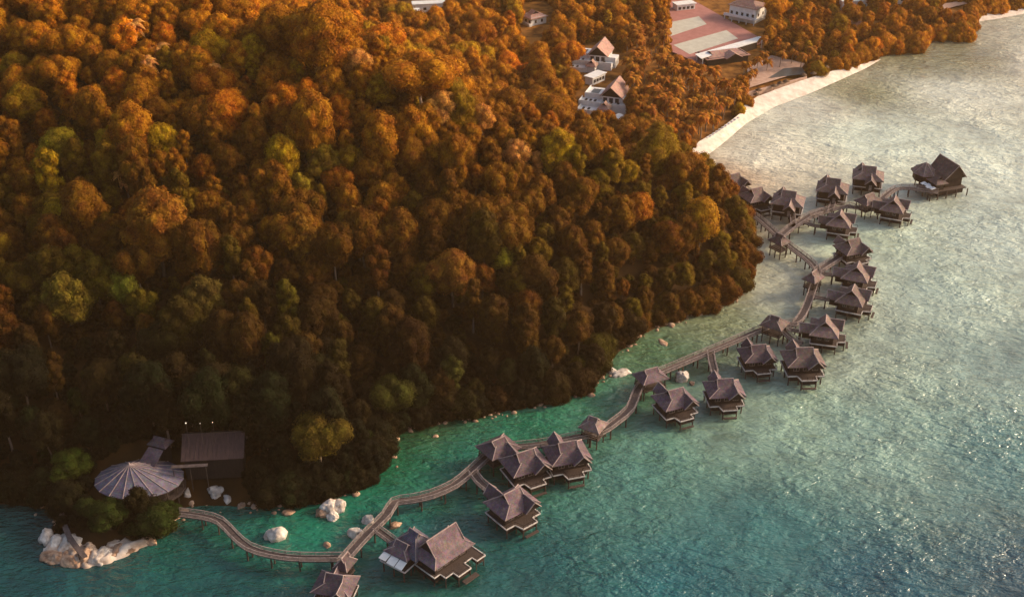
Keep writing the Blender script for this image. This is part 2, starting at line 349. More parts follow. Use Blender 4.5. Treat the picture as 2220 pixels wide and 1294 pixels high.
# ------------------------------------------------------------------ trees
def lobe_pts(n, rnd):
    ga = PI * (3 - 5 ** .5)
    for i in range(n):
        z = 1 - 2 * (i + .5) / n; r = math.sqrt(1 - z * z); th = ga * i + rnd.uniform(-.3, .3)
        yield Vector((r * math.cos(th), r * math.sin(th), z))
ICO = None
def ico_data():
    global ICO
    if ICO is None:
        import bmesh
        bm = bmesh.new(); bmesh.ops.create_icosphere(bm, subdivisions=2, radius=1); bm.verts.ensure_lookup_table()
        ICO = ([v.co.copy() for v in bm.verts], [tuple(v.index for v in f.verts) for f in bm.faces]); bm.free()
    return ICO
def crown_mesh(name, seed, rad, ht, base, nl=16, leaf=.62, dens=1.0, flat=0.0):
    """crown of leaf clumps; ht crown height, base z of crown bottom"""
    rnd = random.Random(seed); mb = MB(); lobes = []
    for i in range(nl):
        k = (i + .5) / nl
        zz = base + ht * (.12 + .76 * k)
        env = math.sin(PI * min(1, .18 + .74 * k)) ** .7 if not flat else (1.0 if k > flat else .45)
        th = i * 2.4 + rnd.uniform(-.5, .5); rr = rad * env * rnd.uniform(.35, .75) * (0 if i == nl - 1 else 1)
        lr = rad * rnd.uniform(.30, .50)
        lobes.append((Vector((rr * math.cos(th), rr * math.sin(th), zz)), lr, rnd.uniform(.8, 1.15)))
    lobes.append((Vector((0, 0, base + ht * .5)), rad * .5, ht / rad * .72))
    iv, if_ = ico_data()
    for li, (c, r, sz) in enumerate(lobes):
        b = len(mb.v)
        for v in iv:
            d = 1 + .22 * noise.noise(v * 2.2 + Vector((seed, li, 0)))
            mb.v.append((c.x + v.x * r * .86 * d, c.y + v.y * r * .86 * d, c.z + v.z * r * .86 * sz * d))
        mb.f += [tuple(b + q for q in f) for f in if_]; mb.m += [0] * len(if_)
        if li == len(lobes) - 1: continue
        n = int(dens * 26 * r * r / (leaf * leaf)) 
        for p in lobe_pts(n, rnd):
            nn = 1 + .22 * noise.noise(p * 2.2 + Vector((seed, li, 0)))
            q = Vector((c.x + p.x * r * nn, c.y + p.y * r * nn, c.z + p.z * r * sz * nn))
            if any(li2 != li and ((q.x - c2.x) ** 2 + (q.y - c2.y) ** 2 + ((q.z - c2.z) / s2) ** 2) < (r2 * .88) ** 2 for li2, (c2, r2, s2) in enumerate(lobes)): continue
            q += p * rnd.uniform(-.25, .2) * leaf
            nr = (p + Vector((rnd.uniform(-1, 1), rnd.uniform(-1, 1), rnd.uniform(-.6, 1))) * .75).normalized()
            a = nr.orthogonal().normalized(); a.rotate(Matrix.Rotation(rnd.uniform(0, 6.28), 3, nr)); c_ = nr.cross(a)
            s = leaf * rnd.uniform(.5, 1.0); u = leaf * rnd.uniform(.35, .7)
            mb.poly([q - a * s * .6, q - c_ * u * .5 + a * s * .1, q + a * s * .6, q + c_ * u * .5 - a * s * .1])
    me = bpy.data.meshes.new(name); me.from_pydata(mb.v, [], mb.f); me.materials.append(M['leaf']); me.update()
    return me
def trunk_mesh(name, seed, ht, r, mat, limbs=5):
    rnd = random.Random(seed); mb = MB(); p = Vector((0, 0, -1.5)); rr = r
    for i in range(5):
        q = Vector((rnd.uniform(-.25, .25) * i, rnd.uniform(-.25, .25) * i, ht * (i + 1) / 5)); r2 = r * (1 - .16 * (i + 1))
        mb.tube(p, q, rr, r2, 7, cap=False)
        if i >= 2:
            for k in range(limbs // 2):
                th = rnd.uniform(0, 6.28); e = q + Vector((math.cos(th), math.sin(th), rnd.uniform(.7, 1.2))) * ht * .2
                mb.tube(q, e, r2 * .55, r2 * .2, 5, cap=False)
        p, rr = q, r2
    me = bpy.data.meshes.new(name); me.from_pydata(mb.v, [], mb.f); me.materials.append(mat); me.update(); return me
KINDS = []   # (word, crown mesh, trunk mesh, total height, radius)
specs = [('round', 1, 5.2, 8.5, 5.0, 16, 0), ('round', 2, 6.2, 9.0, 6.0, 20, 0), ('tall columnar', 3, 3.3, 12.5, 4.0, 16, 0), ('tall columnar', 4, 3.9, 13.5, 4.5, 18, 0),
         ('lumpy', 5, 5.6, 10.5, 4.5, 22, 0), ('lumpy', 6, 4.7, 9.5, 5.5, 15, 0), ('broad spreading', 7, 7.2, 7.0, 8.0, 22, .25), ('round', 8, 4.6, 7.5, 5.0, 13, 0),
         ('lumpy', 9, 6.6, 11.0, 5.0, 26, 0)]
for w_, sd_, rad, ht, base, nl, fl in specs:
    KINDS.append((w_, crown_mesh('crown', sd_, rad, ht, base, nl, .66, 1.0, fl), trunk_mesh('trunk', sd_, base + ht * .6, .38, M['bark_pale'] if sd_ in (3, 4, 7) else M['bark']), base + ht, rad))

rocks_clear = []   # discs (x, y, r) kept free of trees
def clear(px, py, r, z=2): p = at(px, py, z); rocks_clear.append((p.x, p.y, r))
EXCL = [[(1448, -60), (1448, 140), (1500, 172), (1590, 200), (1690, 190), (1660, 90), (1680, -60)],   # court, pavilion and white house
        [(1605, 215), (1665, 118), (1745, 128), (1765, 160), (1700, 215)],                                 # pool terrace
        [(1235, 92), (1342, 92), (1372, 255), (1355, 275), (1245, 278)],                                               # villas on the flats
        [(1120, 0), (1195, 0), (1215, 100), (1185, 150), (1140, 150), (1118, 100)],
        [(760, -8), (1005, -8), (1015, 48), (905, 88), (850, 65)], [(330, 1003), (545, 1008), (545, 1062), (420, 1085), (400, 1100), (215, 1110), (215, 1045)]]
EXW = [np.array([tuple(at(px, py, 3).xy) for px, py in e]) for e in EXCL]
BP = np.array([tuple(at(*p, 1).xy) for p in beach_out + beach_in])
def free(X, Y, margin=0):
    ok = inside(LA, X, Y) & (dist_line(LA, X, Y, True) > .8)
    for e in EXW + [BP]: ok &= ~inside(e, X, Y)
    for (cx, cy, r) in rocks_clear: ok &= np.hypot(X - cx, Y - cy) > r
    return ok
for c in [(728, 12, 7), (735, 35, 6), (1848, 36, 10), (1875, 52, 9), (1958, 20, 10), (2070, 20, 10), (2070, 36, 8), (1522, 335, 7), (1498, 362, 6)]: clear(*c)
for c in [(398, 1078, 4), (467, 1080, 5), (500, 1078, 5), (452, 1095, 4)]: clear(*c)
rocks_clear_far = len(rocks_clear)
# round pavilion and its annexe need open ground
for c in [(300, 1062, 11.5), (338, 1030, 3.5), (430, 1030, 5), (500, 1030, 5.5), (120, 1170, 9), (170, 1180, 9), (225, 1180, 9)]: clear(*c)

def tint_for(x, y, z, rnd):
    """tree tint with light and shade put in: rust and amber on the sunny far side, olive and dark brown low on the near slope"""
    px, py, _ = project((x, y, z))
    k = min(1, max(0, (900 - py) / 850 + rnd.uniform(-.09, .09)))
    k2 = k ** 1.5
    near = Vector((.0092, .0084, .0022)); far = Vector((.38, .134, .006))  # near to far also paints the dark low slope and bright top
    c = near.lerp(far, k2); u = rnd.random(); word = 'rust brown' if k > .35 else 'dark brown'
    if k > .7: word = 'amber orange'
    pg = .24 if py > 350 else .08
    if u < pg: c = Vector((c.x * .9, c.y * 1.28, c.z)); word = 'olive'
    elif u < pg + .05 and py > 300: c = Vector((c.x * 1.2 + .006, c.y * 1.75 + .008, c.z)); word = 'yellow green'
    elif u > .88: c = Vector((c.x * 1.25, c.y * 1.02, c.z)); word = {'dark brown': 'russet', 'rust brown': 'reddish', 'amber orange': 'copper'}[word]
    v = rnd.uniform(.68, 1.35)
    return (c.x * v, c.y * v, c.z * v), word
def zone(px, py):
    if py > 880 and px < 640: return 'on the dark slope above the round pavilion'
    if py > 860: return 'low on the slope beside the turquoise cove'
    if px > 1330 and py > 380: return 'on the headland beside the stilt villas'
    if px > 1050 and py > 560: return 'on the slope above the boardwalk'
    if py > 560 and px < 400: return 'on the shaded slope at the edge of the forest'
    if py > 560: return 'halfway up the shaded forest slope'
    if px > 900: return 'near the ridge towards the beach'
    return 'high on the forested ridge'
def plant(x, y, ki, sc, rz, tint, label, group, zs=1.0, nm='tree'):
    w_, cm, tm, th_, rad = KINDS[ki]
    root = empty(nm, (x, y, hz(x, y) - .2), rz); root.scale = (sc, sc, sc * zs)
    tag(root, label, 'tree', group)
    c = bpy.data.objects.new('crown', cm); C.objects.link(c); c.parent = root; c.color = (*tint, 1)
    tr = bpy.data.objects.new('trunk', tm); C.objects.link(tr); tr.parent = root
    return root
rnd = random.Random(11)
taken = []; marks = []
SHORT = ['pale yellow double tree', 'mustard domed tree', 'largest cauliflower tree', 'golden columnar tree', 'bare trunked columnar tree', 'bright ragged tree',
         'olive domed tree', 'pale green pillar tree', 'huge amber dome', 'huge flat topped tree', 'reddish cauliflower tree', 'golden headland tree', 'olive gold cove tree',
         'dark flat topped tree', 'broad olive tree', 'sloping olive tree', 'slender olive column', 'pale ridge end crown', 'brightest ridge crown', 'pale gold crown', 'broad glowing crown', 'smaller gold crown', 'pale edged crown', 'narrow pale crown', 'tree by the walkway', 'tree before the pavilion', 'bush at the boardwalk']
special = [  # crown centre px, kind, scale, tint, label
    (268, 610, 5, .95, (.14, .13, .012), 'pale yellow green tree with two bright lumpy tops on the dark slope'),
    (130, 310, 1, .95, (.22, .15, .008), 'mustard green domed tree beside rusty crowns high at the forest edge'),
    (335, 465, 8, 1.45, (.17, .062, .006), 'largest round rust brown tree with a cauliflower crown on the middle slope'),
    (648, 410, 2, 1.0, (.17, .11, .008), 'slim golden green columnar tree standing alone below the ridge'),
    (655, 500, 3, 1.15, (.14, .060, .006), 'tall rust columnar tree with a long bare pale trunk'),
    (1092, 560, 7, .85, (.23, .17, .012), 'small bright yellow green tree with ragged spiky top on mid slope'),
    (700, 350, 0, 1.0, (.15, .085, .007), 'olive domed tree with smooth rounded top near the ridge'),
    (775, 490, 2, .95, (.17, .12, .008), 'thin pale green pillar tree in the middle of the slope'),
    (700, 60, 8, 1.5, (.36, .125, .007), 'huge smooth amber orange dome tree behind the ridge'),
    (910, 130, 6, 1.6, (.38, .13, .007), 'huge flat topped amber tree behind the bright ridge crowns'),
    (980, 590, 8, 1.0, (.16, .06, .008), 'reddish cauliflower crowned tree in the middle of the slope'),
    (1520, 470, 1, 1.1, (.30, .13, .006), 'wide golden orange tree on the headland facing the stilt villas'),
    (690, 955, 6, .95, (.085, .055, .006), 'olive gold spreading tree low above the turquoise cove'),
    (850, 860, 6, .85, (.045, .042, .006), 'dark olive flat topped tree just above the cove shore'),
    (440, 640, 4, 1.1, (.065, .042, .007), 'broad olive brown tree below the yellow green one'),
    (140, 640, 4, 1.1, (.11, .075, .008), 'sloping olive tree with lit yellow edge on the left slope'),
    (980, 800, 2, .9, (.05, .045, .007), 'slender olive column tree in dark lower forest'),
    (590, 232, 5, .8, (.55, .25, .05), 'pale tipped crown with sunlight in its tint at the left end of the ridge'),  # pale ridge crowns from here: sunlit rim painted into the tint
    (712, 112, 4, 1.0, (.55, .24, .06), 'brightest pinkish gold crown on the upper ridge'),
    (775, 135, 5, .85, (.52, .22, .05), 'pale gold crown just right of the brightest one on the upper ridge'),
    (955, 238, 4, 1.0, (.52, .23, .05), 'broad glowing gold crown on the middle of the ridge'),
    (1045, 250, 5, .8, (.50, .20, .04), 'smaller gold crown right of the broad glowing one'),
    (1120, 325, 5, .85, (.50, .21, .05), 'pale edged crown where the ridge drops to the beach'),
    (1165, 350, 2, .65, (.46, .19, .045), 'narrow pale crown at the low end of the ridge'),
    (155, 1020, 0, .95, (.040, .052, .006), 'dark green round tree leaning over the curved walkway by the round pavilion'),
    (236, 1120, 0, .9, (.024, .033, .005), 'dark green bushy tree in front of the round pavilion, nearest the white rocks'),
    (338, 1112, 7, 1.2, (.022, .030, .005), 'dark green bushy tree in front of the round pavilion, nearest the boardwalk start')]
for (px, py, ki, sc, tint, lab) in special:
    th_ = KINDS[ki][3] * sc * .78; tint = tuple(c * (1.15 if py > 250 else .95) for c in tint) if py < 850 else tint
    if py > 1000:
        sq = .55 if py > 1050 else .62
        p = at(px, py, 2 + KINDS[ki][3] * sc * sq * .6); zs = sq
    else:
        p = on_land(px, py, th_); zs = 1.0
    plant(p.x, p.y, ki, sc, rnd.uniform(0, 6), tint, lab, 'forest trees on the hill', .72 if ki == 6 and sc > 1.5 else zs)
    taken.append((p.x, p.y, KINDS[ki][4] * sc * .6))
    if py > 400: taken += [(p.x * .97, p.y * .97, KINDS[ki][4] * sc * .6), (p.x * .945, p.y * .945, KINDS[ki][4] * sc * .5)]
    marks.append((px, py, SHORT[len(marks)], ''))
for (px, py, ki, sc, lab) in [
        (188, 1108, 4, .5, 'dark shrub at the left edge of the round pavilion'), (285, 1132, 1, .38, 'dark rounded shrub between the two large bushes by the pavilion'),
        (365, 1082, 7, .62, 'dark shrub at the right edge of the round pavilion'), (300, 1128, 0, .5, 'low dark shrub nearest the rock ledge'), (215, 1128, 5, .5, 'low dark shrub above the small white stones'),
        (355, 1118, 5, .5, 'low dark shrub beside the small grey boulder'), (190, 1110, 0, .5, 'low dark shrub right of the curved walkway'), (120, 1050, 7, .6, 'dark shrub left of the leaning tree')]:
    p = at(px, py, 2 + KINDS[ki][3] * sc * .45)
    plant(p.x, p.y, ki, sc, rnd.uniform(0, 6), (.022, .030, .005), lab, 'shrubs round the pavilion', .62, 'shrub')['category'] = 'shrub'
# blue-noise scatter over all the land
cand = []
def cellkey(x, y): return (int(x // 8), int(y // 8))
grid = {}
pts = []
nt = 110000
XX = np.random.RandomState(3).uniform(-330, 330, nt); YY = np.random.RandomState(4).uniform(200, 800, nt)
ok = free(XX, YY)
HH = height(XX, YY)
for x, y, h in zip(XX[ok], YY[ok], HH[ok]):
    sp_ = 5.3 if y < 430 else 6.2
    if any(math.hypot(x - a_, y - b_) < r_ + 1.2 for a_, b_, r_ in taken): continue
    kx, ky = cellkey(x, y); bad = False
    for i in (-1, 0, 1):
        for j in (-1, 0, 1):
            for (a_, b_) in grid.get((kx + i, ky + j), ()):
                if (a_ - x) ** 2 + (b_ - y) ** 2 < sp_ * sp_: bad = True
    if bad: continue
    grid.setdefault((kx, ky), []).append((x, y)); pts.append((x, y, h))
# the palm grove keeps most broadleaf trees away
GROVE = np.array([tuple(at(px, py, 2).xy) for px, py in [(1345, 120), (1430, 60), (1450, 160), (1605, 200), (1612, 235), (1555, 285), (1515, 312), (1400, 295), (1370, 220)]])
pin = inside(GROVE, np.array([p[0] for p in pts]), np.array([p[1] for p in pts]))
pts = [p for p, g_ in zip(pts, pin) if not g_]
info = []
for (x, y, h) in pts:
    px, py, zz = project((x, y, h + 9))
    vis = -60 < px < 2280 and -60 < py < 1330
    # hidden behind the ridge?
    if vis:
        ks = np.linspace(.55, .97, 24); Xr, Yr = x * ks, y * ks; Zr = CAMZ + (h + 13 - CAMZ) * ks
        if (height(Xr, Yr) + 9 > Zr).any() and y > 345: vis = False
    info.append((zz, vis, x, y, h))
info.sort(); nind = 0; far_pts = []; named_trees = []
for (zz, vis, x, y, h) in info:
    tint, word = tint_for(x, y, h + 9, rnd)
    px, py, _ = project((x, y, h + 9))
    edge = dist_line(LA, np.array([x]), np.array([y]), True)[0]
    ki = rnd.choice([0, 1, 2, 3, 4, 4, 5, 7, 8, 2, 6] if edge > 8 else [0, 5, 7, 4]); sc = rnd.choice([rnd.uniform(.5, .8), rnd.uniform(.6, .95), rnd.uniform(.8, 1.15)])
    if edge < 8: sc *= .82
    if y > 420 and x > 20: sc *= .75
    rz = rnd.uniform(0, 6.28)
    if vis and nind < 275:
        nind += 1
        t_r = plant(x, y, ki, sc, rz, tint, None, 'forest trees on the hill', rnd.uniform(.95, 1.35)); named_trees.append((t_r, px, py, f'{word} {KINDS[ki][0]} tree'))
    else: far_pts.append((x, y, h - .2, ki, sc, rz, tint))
marks += [(300, 1030, 'round pavilion', ''), (470, 960, 'dark annexe roof', ''), (716, 1104, 'cracked white boulder', ''), (1350, 808, 'flat shallow rocks', ''),
          (1408, 812, 'rock pavilion', ''), (1600, 630, 'white headland rocks', ''), (1610, 450, 'headland villas', ''), (1290, 915, 'small cove pavilion', '')]
ORD = ['nearest', 'second nearest', 'third nearest', 'fourth nearest', 'fifth nearest', 'sixth nearest', 'seventh nearest', 'eighth nearest', 'ninth nearest', 'tenth nearest', 'eleventh nearest', 'twelfth nearest']
def name_by_marks(items, marks):
    g = {}
    for (o, px, py, what) in items:
        d, mk = min((math.hypot(px - m_[0], py - m_[1]), m_) for m_ in marks)
        a_ = math.degrees(math.atan2(mk[1] - py, px - mk[0])) % 360
        side = ['right of', 'above right of', 'above', 'above left of', 'left of', 'below left of', 'below', 'below right of'][int((a_ + 22.5) // 45) % 8]
        g.setdefault((what, side, mk[2]), []).append((d, o.name, o))
    for (what, side, mk), l_ in g.items():
        l_.sort(key=lambda q: q[:2])
        for i, (_, _, o) in enumerate(l_):
            o['label'] = f'{what} {side} the {mk}' if len(l_) == 1 else f'{what}, {ORD[min(i, 11)]} {side} the {mk}'
name_by_marks(named_trees, marks)
# forest beyond the 300 largest: one mass, instanced on points from the same crowns
me = bpy.data.meshes.new('forest'); me.from_pydata([p[:3] for p in far_pts], [], [])
def fa(nm, ty, key, vals):
    a = me.attributes.new(nm, ty, 'POINT'); a.data.foreach_set(key, vals)
fa('pick', 'INT', 'value', [p[3] for p in far_pts]); fa('size', 'FLOAT', 'value', [p[4] for p in far_pts]); fa('turn', 'FLOAT', 'value', [p[5] for p in far_pts])
fa('tint', 'FLOAT_COLOR', 'color', np.array([(*p[6], 1) for p in far_pts]).ravel())
fo = bpy.data.objects.new('forest', me); C.objects.link(fo); tag(fo, kind='stuff')
tag(fo, 'dense orange and brown forest canopy filling the far slope and the flats')
firsts = {}
for o in bpy.data.objects:
    if o.name.startswith('crown') and o.data: firsts.setdefault(o.data.name, o)
# make sure each kind has an object to refer to
ng = bpy.data.node_groups.new('forest_nodes', 'GeometryNodeTree')
ng.interface.new_socket('Geometry', in_out='INPUT', socket_type='NodeSocketGeometry'); ng.interface.new_socket('Geometry', in_out='OUTPUT', socket_type='NodeSocketGeometry')
gi = ng.nodes.new('NodeGroupInput'); go = ng.nodes.new('NodeGroupOutput')
inst = ng.nodes.new('GeometryNodeInstanceOnPoints'); m2p = ng.nodes.new('GeometryNodeMeshToPoints')
ng.links.new(gi.outputs[0], m2p.inputs['Mesh']); ng.links.new(m2p.outputs[0], inst.inputs['Points'])
g2i = ng.nodes.new('GeometryNodeGeometryToInstance')
for k in range(len(KINDS) - 1, -1, -1):
    oi = ng.nodes.new('GeometryNodeObjectInfo'); oi.inputs['Object'].default_value = firsts[KINDS[k][1].name]; oi.transform_space = 'ORIGINAL'
    sm = ng.nodes.new('GeometryNodeSetMaterial'); sm.inputs['Material'].default_value = M['leaf_far']
    ng.links.new(oi.outputs['Geometry'], sm.inputs[0]); ng.links.new(sm.outputs[0], g2i.inputs[0])
ng.links.new(g2i.outputs[0], inst.inputs['Instance']); inst.inputs['Pick Instance'].default_value = True
def named(nm, ty):
    n_ = ng.nodes.new('GeometryNodeInputNamedAttribute'); n_.data_type = ty; n_.inputs['Name'].default_value = nm; return n_.outputs['Attribute']
ng.links.new(named('pick', 'INT'), inst.inputs['Instance Index'])
cx = ng.nodes.new('ShaderNodeCombineXYZ'); ng.links.new(named('turn', 'FLOAT'), cx.inputs[2]); ng.links.new(cx.outputs[0], inst.inputs['Rotation'])
cs = ng.nodes.new('ShaderNodeCombineXYZ')
for i in range(3): ng.links.new(named('size', 'FLOAT'), cs.inputs[i])
ng.links.new(cs.outputs[0], inst.inputs['Scale'])
ng.links.new(inst.outputs[0], go.inputs[0])
fo.modifiers.new('nodes', 'NODES').node_group = ng
up = []; ug = {}
RU = np.random.RandomState(9); XX = RU.uniform(-330, 300, 70000); YY = RU.uniform(205, 640, 70000)
ok = inside(LA, XX, YY) & (dist_line(LA, XX, YY, True) > .6)
for e in EXW[:-1] + [BP, GROVE]: ok &= ~inside(e, XX, YY)
for (cx_, cy_, r_) in rocks_clear[:rocks_clear_far + 4]: ok &= np.hypot(XX - cx_, YY - cy_) > r_
UH = height(XX, YY)
for x, y, h in zip(XX[ok], YY[ok], UH[ok]):
    kk = (int(x // 2.9), int(y // 2.9))
    if kk in ug: continue
    ug[kk] = 1; ki = rnd.choice([0, 1, 4, 5, 7]); sc = rnd.uniform(.24, .48); base = specs[ki][4]
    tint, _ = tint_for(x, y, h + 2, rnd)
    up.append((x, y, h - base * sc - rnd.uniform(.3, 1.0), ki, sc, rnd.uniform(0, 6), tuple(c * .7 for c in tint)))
XS = RU.uniform(-200, 300, 60000); YS = RU.uniform(205, 640, 60000); DS = dist_line(LA, XS, YS, True)
oks = inside(LA, XS, YS) & (DS < 4.5) & (DS > .3) & ~inside(GROVE, XS, YS)
for e in EXW[:-1] + [BP]: oks &= ~inside(e, XS, YS)
for (cx_, cy_, r_) in rocks_clear: oks &= np.hypot(XS - cx_, YS - cy_) > r_
ug2 = {}
for x, y in zip(XS[oks], YS[oks]):
    kk = (int(x // 2.6), int(y // 2.6))
    if kk in ug2: continue
    ug2[kk] = 1; ki = rnd.choice([0, 1, 4, 5, 7, 8]); sc = rnd.uniform(.5, .85); tint, _ = tint_for(x, y, 6, rnd)
    up.append((x, y, -specs[ki][4] * sc - rnd.uniform(.2, 1.2), ki, sc, rnd.uniform(0, 6), tint))
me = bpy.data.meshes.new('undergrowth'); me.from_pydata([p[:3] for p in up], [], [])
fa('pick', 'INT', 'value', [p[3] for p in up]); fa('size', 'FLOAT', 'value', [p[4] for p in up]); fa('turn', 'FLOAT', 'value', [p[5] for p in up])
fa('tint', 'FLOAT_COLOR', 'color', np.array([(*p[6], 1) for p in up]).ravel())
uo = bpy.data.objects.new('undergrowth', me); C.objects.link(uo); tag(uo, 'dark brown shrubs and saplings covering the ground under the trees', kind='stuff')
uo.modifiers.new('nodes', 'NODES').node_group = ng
print('undergrowth', len(up)); print('trees individual', nind, 'stuff', len(far_pts))

# ------------------------------------------------------------------ palms
def frond_mesh(seed, n=22, L=3.9):
    rnd = random.Random(seed); mb = MB()
    for i in range(n):
        th = i * 2.399 + rnd.uniform(-.2, .2); up = rnd.uniform(-.2, .95); d = Vector((math.cos(th), math.sin(th), 0)); s = Vector((-d.y, d.x, 0))
        p = Vector((0, 0, 0)); prev = None
        for k in range(7):
            t_ = k / 6; q = d * (L * t_ * (1 - .12 * t_)) + Vector((0, 0, up * L * t_ * .9 - 1.15 * L * t_ * t_ * .75)); w = .78 * math.sin(PI * (.12 + .86 * t_)) * L / 3.6
            cur = (q + s * w - Vector((0, 0, w * .45)), q, q - s * w - Vector((0, 0, w * .45)))
            if prev:
                mb.poly([prev[0], prev[1], cur[1], cur[0]]); mb.poly([prev[1], prev[2], cur[2], cur[1]])
            prev = cur
    me = bpy.data.meshes.new('crown'); me.from_pydata(mb.v, [], mb.f); me.materials.append(M['leaf']); return me
def palm_trunk(seed, h):
    rnd = random.Random(seed); mb = MB(); p = Vector((0, 0, -.5)); lean = Vector((rnd.uniform(-1, 1), rnd.uniform(-1, 1), 0)) * .9
    for i in range(6):
        t_ = (i + 1) / 6; q = lean * t_ * t_ + Vector((0, 0, h * t_)); mb.tube(p, q, .24 - .02 * i, .22 - .02 * i, 6, cap=False); p = q
    me = bpy.data.meshes.new('trunk'); me.from_pydata(mb.v, [], mb.f); me.materials.append(M['bark_pale']); return me, p
PALMS = [(frond_mesh(s), *palm_trunk(s, h)) for s, h in ((1, 8.5), (2, 10.5), (3, 7.0), (4, 9.5))]
def palm(x, y, k, sc, rz, tint, label, group):
    fm, tm, top = PALMS[k]
    r_ = empty('palm_tree', (x, y, hz(x, y)), rz); r_.scale = (sc,) * 3; tag(r_, label, 'palm tree', group)
    c = bpy.data.objects.new('crown', fm); C.objects.link(c); c.parent = r_; c.location = top; c.color = (*tint, 1)
    t_ = bpy.data.objects.new('trunk', tm); C.objects.link(t_); t_.parent = r_
    return r_
palm_named = []; rp = random.Random(5); pp = []; tries = 0
while len(pp) < 120 and tries < 9000:
    tries += 1
    px, py = rp.uniform(1335, 1620), rp.uniform(85, 312)
    p = at(px, py, 2); 
    if not inside(GROVE, np.array([p.x]), np.array([p.y]))[0] or not free(np.array([p.x]), np.array([p.y]))[0]: continue
    if any((a_ - p.x) ** 2 + (b_ - p.y) ** 2 < 2.5 ** 2 for a_, b_ in pp): continue
    pp.append((p.x, p.y)); c = rp.choice([(.34, .105, .010), (.28, .085, .008), (.36, .13, .014)])
    kp = rp.randrange(4); palm_named.append((palm(p.x, p.y, kp, rp.uniform(.8, 1.1), rp.uniform(0, 6), c, None, 'palms in the beach grove'), px, py, ['orange palm', 'tall orange palm', 'short orange palm', 'orange palm'][kp]))
name_by_marks(palm_named, [(1300, 120, 'farther white house', ''), (1325, 200, 'nearer white house', ''), (1460, 90, 'red court corner', ''), (1570, 130, 'brown beach pavilion', ''), (1520, 300, 'lower beach end', ''), (1610, 225, 'start of the retaining wall', '')])
PO = ['first', 'second', 'third', 'fourth', 'fifth', 'sixth', 'seventh', 'eighth', 'ninth', 'tenth', 'eleventh', 'twelfth', 'thirteenth', 'fourteenth', 'fifteenth', 'sixteenth']
for i, (px, py) in enumerate([(1625, 190), (1640, 168), (1662, 155), (1690, 148), (1715, 140), (1610, 175), (1655, 140), (1735, 150), (1590, 205), (1760, 140), (1628, 178), (1700, 130), (1775, 150), (1650, 122), (1605, 190), (1725, 128)]):
    p = at(px, py, 2.4); palm(p.x, p.y, i % 4, .82, i, (.30, .10, .01), f'short palm on the sandy pool terrace, {PO[sorted([1625, 1640, 1662, 1690, 1715, 1610, 1655, 1735, 1590, 1760, 1628, 1700, 1775, 1650, 1605, 1725]).index(px)]} from the brown pavilion side', 'palms on the pool terrace')
for i, (px, py, lab) in enumerate([(340, 75, 'topmost of the pinkish palms rising out of the forest'), (315, 128, 'pale palm with a bent trunk rising out of the forest'),
        (415, 85, 'pale palm rising from the forest between two others'), (455, 120, 'bright palm with a long trunk rising from the forest'), (478, 72, 'widest pinkish palm rising out of the forest'),
        (275, 40, 'smallest pale palm near the upper forest edge'), (262, 330, 'lone pale palm below the others on the slope'), (85, 500, 'tiny pale palm among dark trees by the forest edge')]):
    p = on_land(px, py, 15); palm(p.x, p.y, i % 4, 1.2, i * 1.3, (.46, .19, .05), lab, 'palms rising out of the forest')

# ------------------------------------------------------------------ rocks
def rock(px, py, size, lab, mat='rock', sq=(1, 1, .7), seed=None, z=0.0):
    seed = seed if seed is not None else int(px * 7 + py); rn = random.Random(seed)
    iv, if_ = ico_data(); import bmesh
    bm = bmesh.new(); bmesh.ops.create_icosphere(bm, subdivisions=4, radius=1)
    for v in bm.verts:
        p = v.co.copy(); d = 1 + .34 * noise.noise(p * 1.3 + Vector((seed, 0, 0))) + .13 * noise.noise(p * 3.5 + Vector((0, seed, 0))) + .05 * noise.noise(p * 9 + Vector((0, seed, 3))) - .22 * max(0, 1 - abs(noise.noise(p * 1.4 + Vector((3, 3, seed)))) * 14)
        for q_ in range(3):
            a = Vector((rn.random() - .5, 0, 0))
        v.co = Vector((p.x * sq[0], p.y * sq[1], p.z * sq[2])) * d * size
    rr = random.Random(seed)
    for k in range(5):                                # flat broken faces
        n_ = Vector((rr.uniform(-1, 1), rr.uniform(-1, 1), rr.uniform(-.2, 1))).normalized(); lim = size * rr.uniform(.62, .85)
        for v in bm.verts:
            d = v.co.dot(n_)
            if d > lim: v.co -= n_ * (d - lim) * .85
    me = bpy.data.meshes.new('boulder'); bm.to_mesh(me); bm.free(); me.polygons.foreach_set('use_smooth', [True] * len(me.polygons)); me.materials.append(M[mat])
    o = bpy.data.objects.new('boulder', me); C.objects.link(o); p = at(px, py, z); o.location = (p.x, p.y, z + size * sq[2] * .25); o.rotation_euler.z = rn.uniform(0, 6)
    return tag(o, lab, 'rock', 'boulders along the shore')
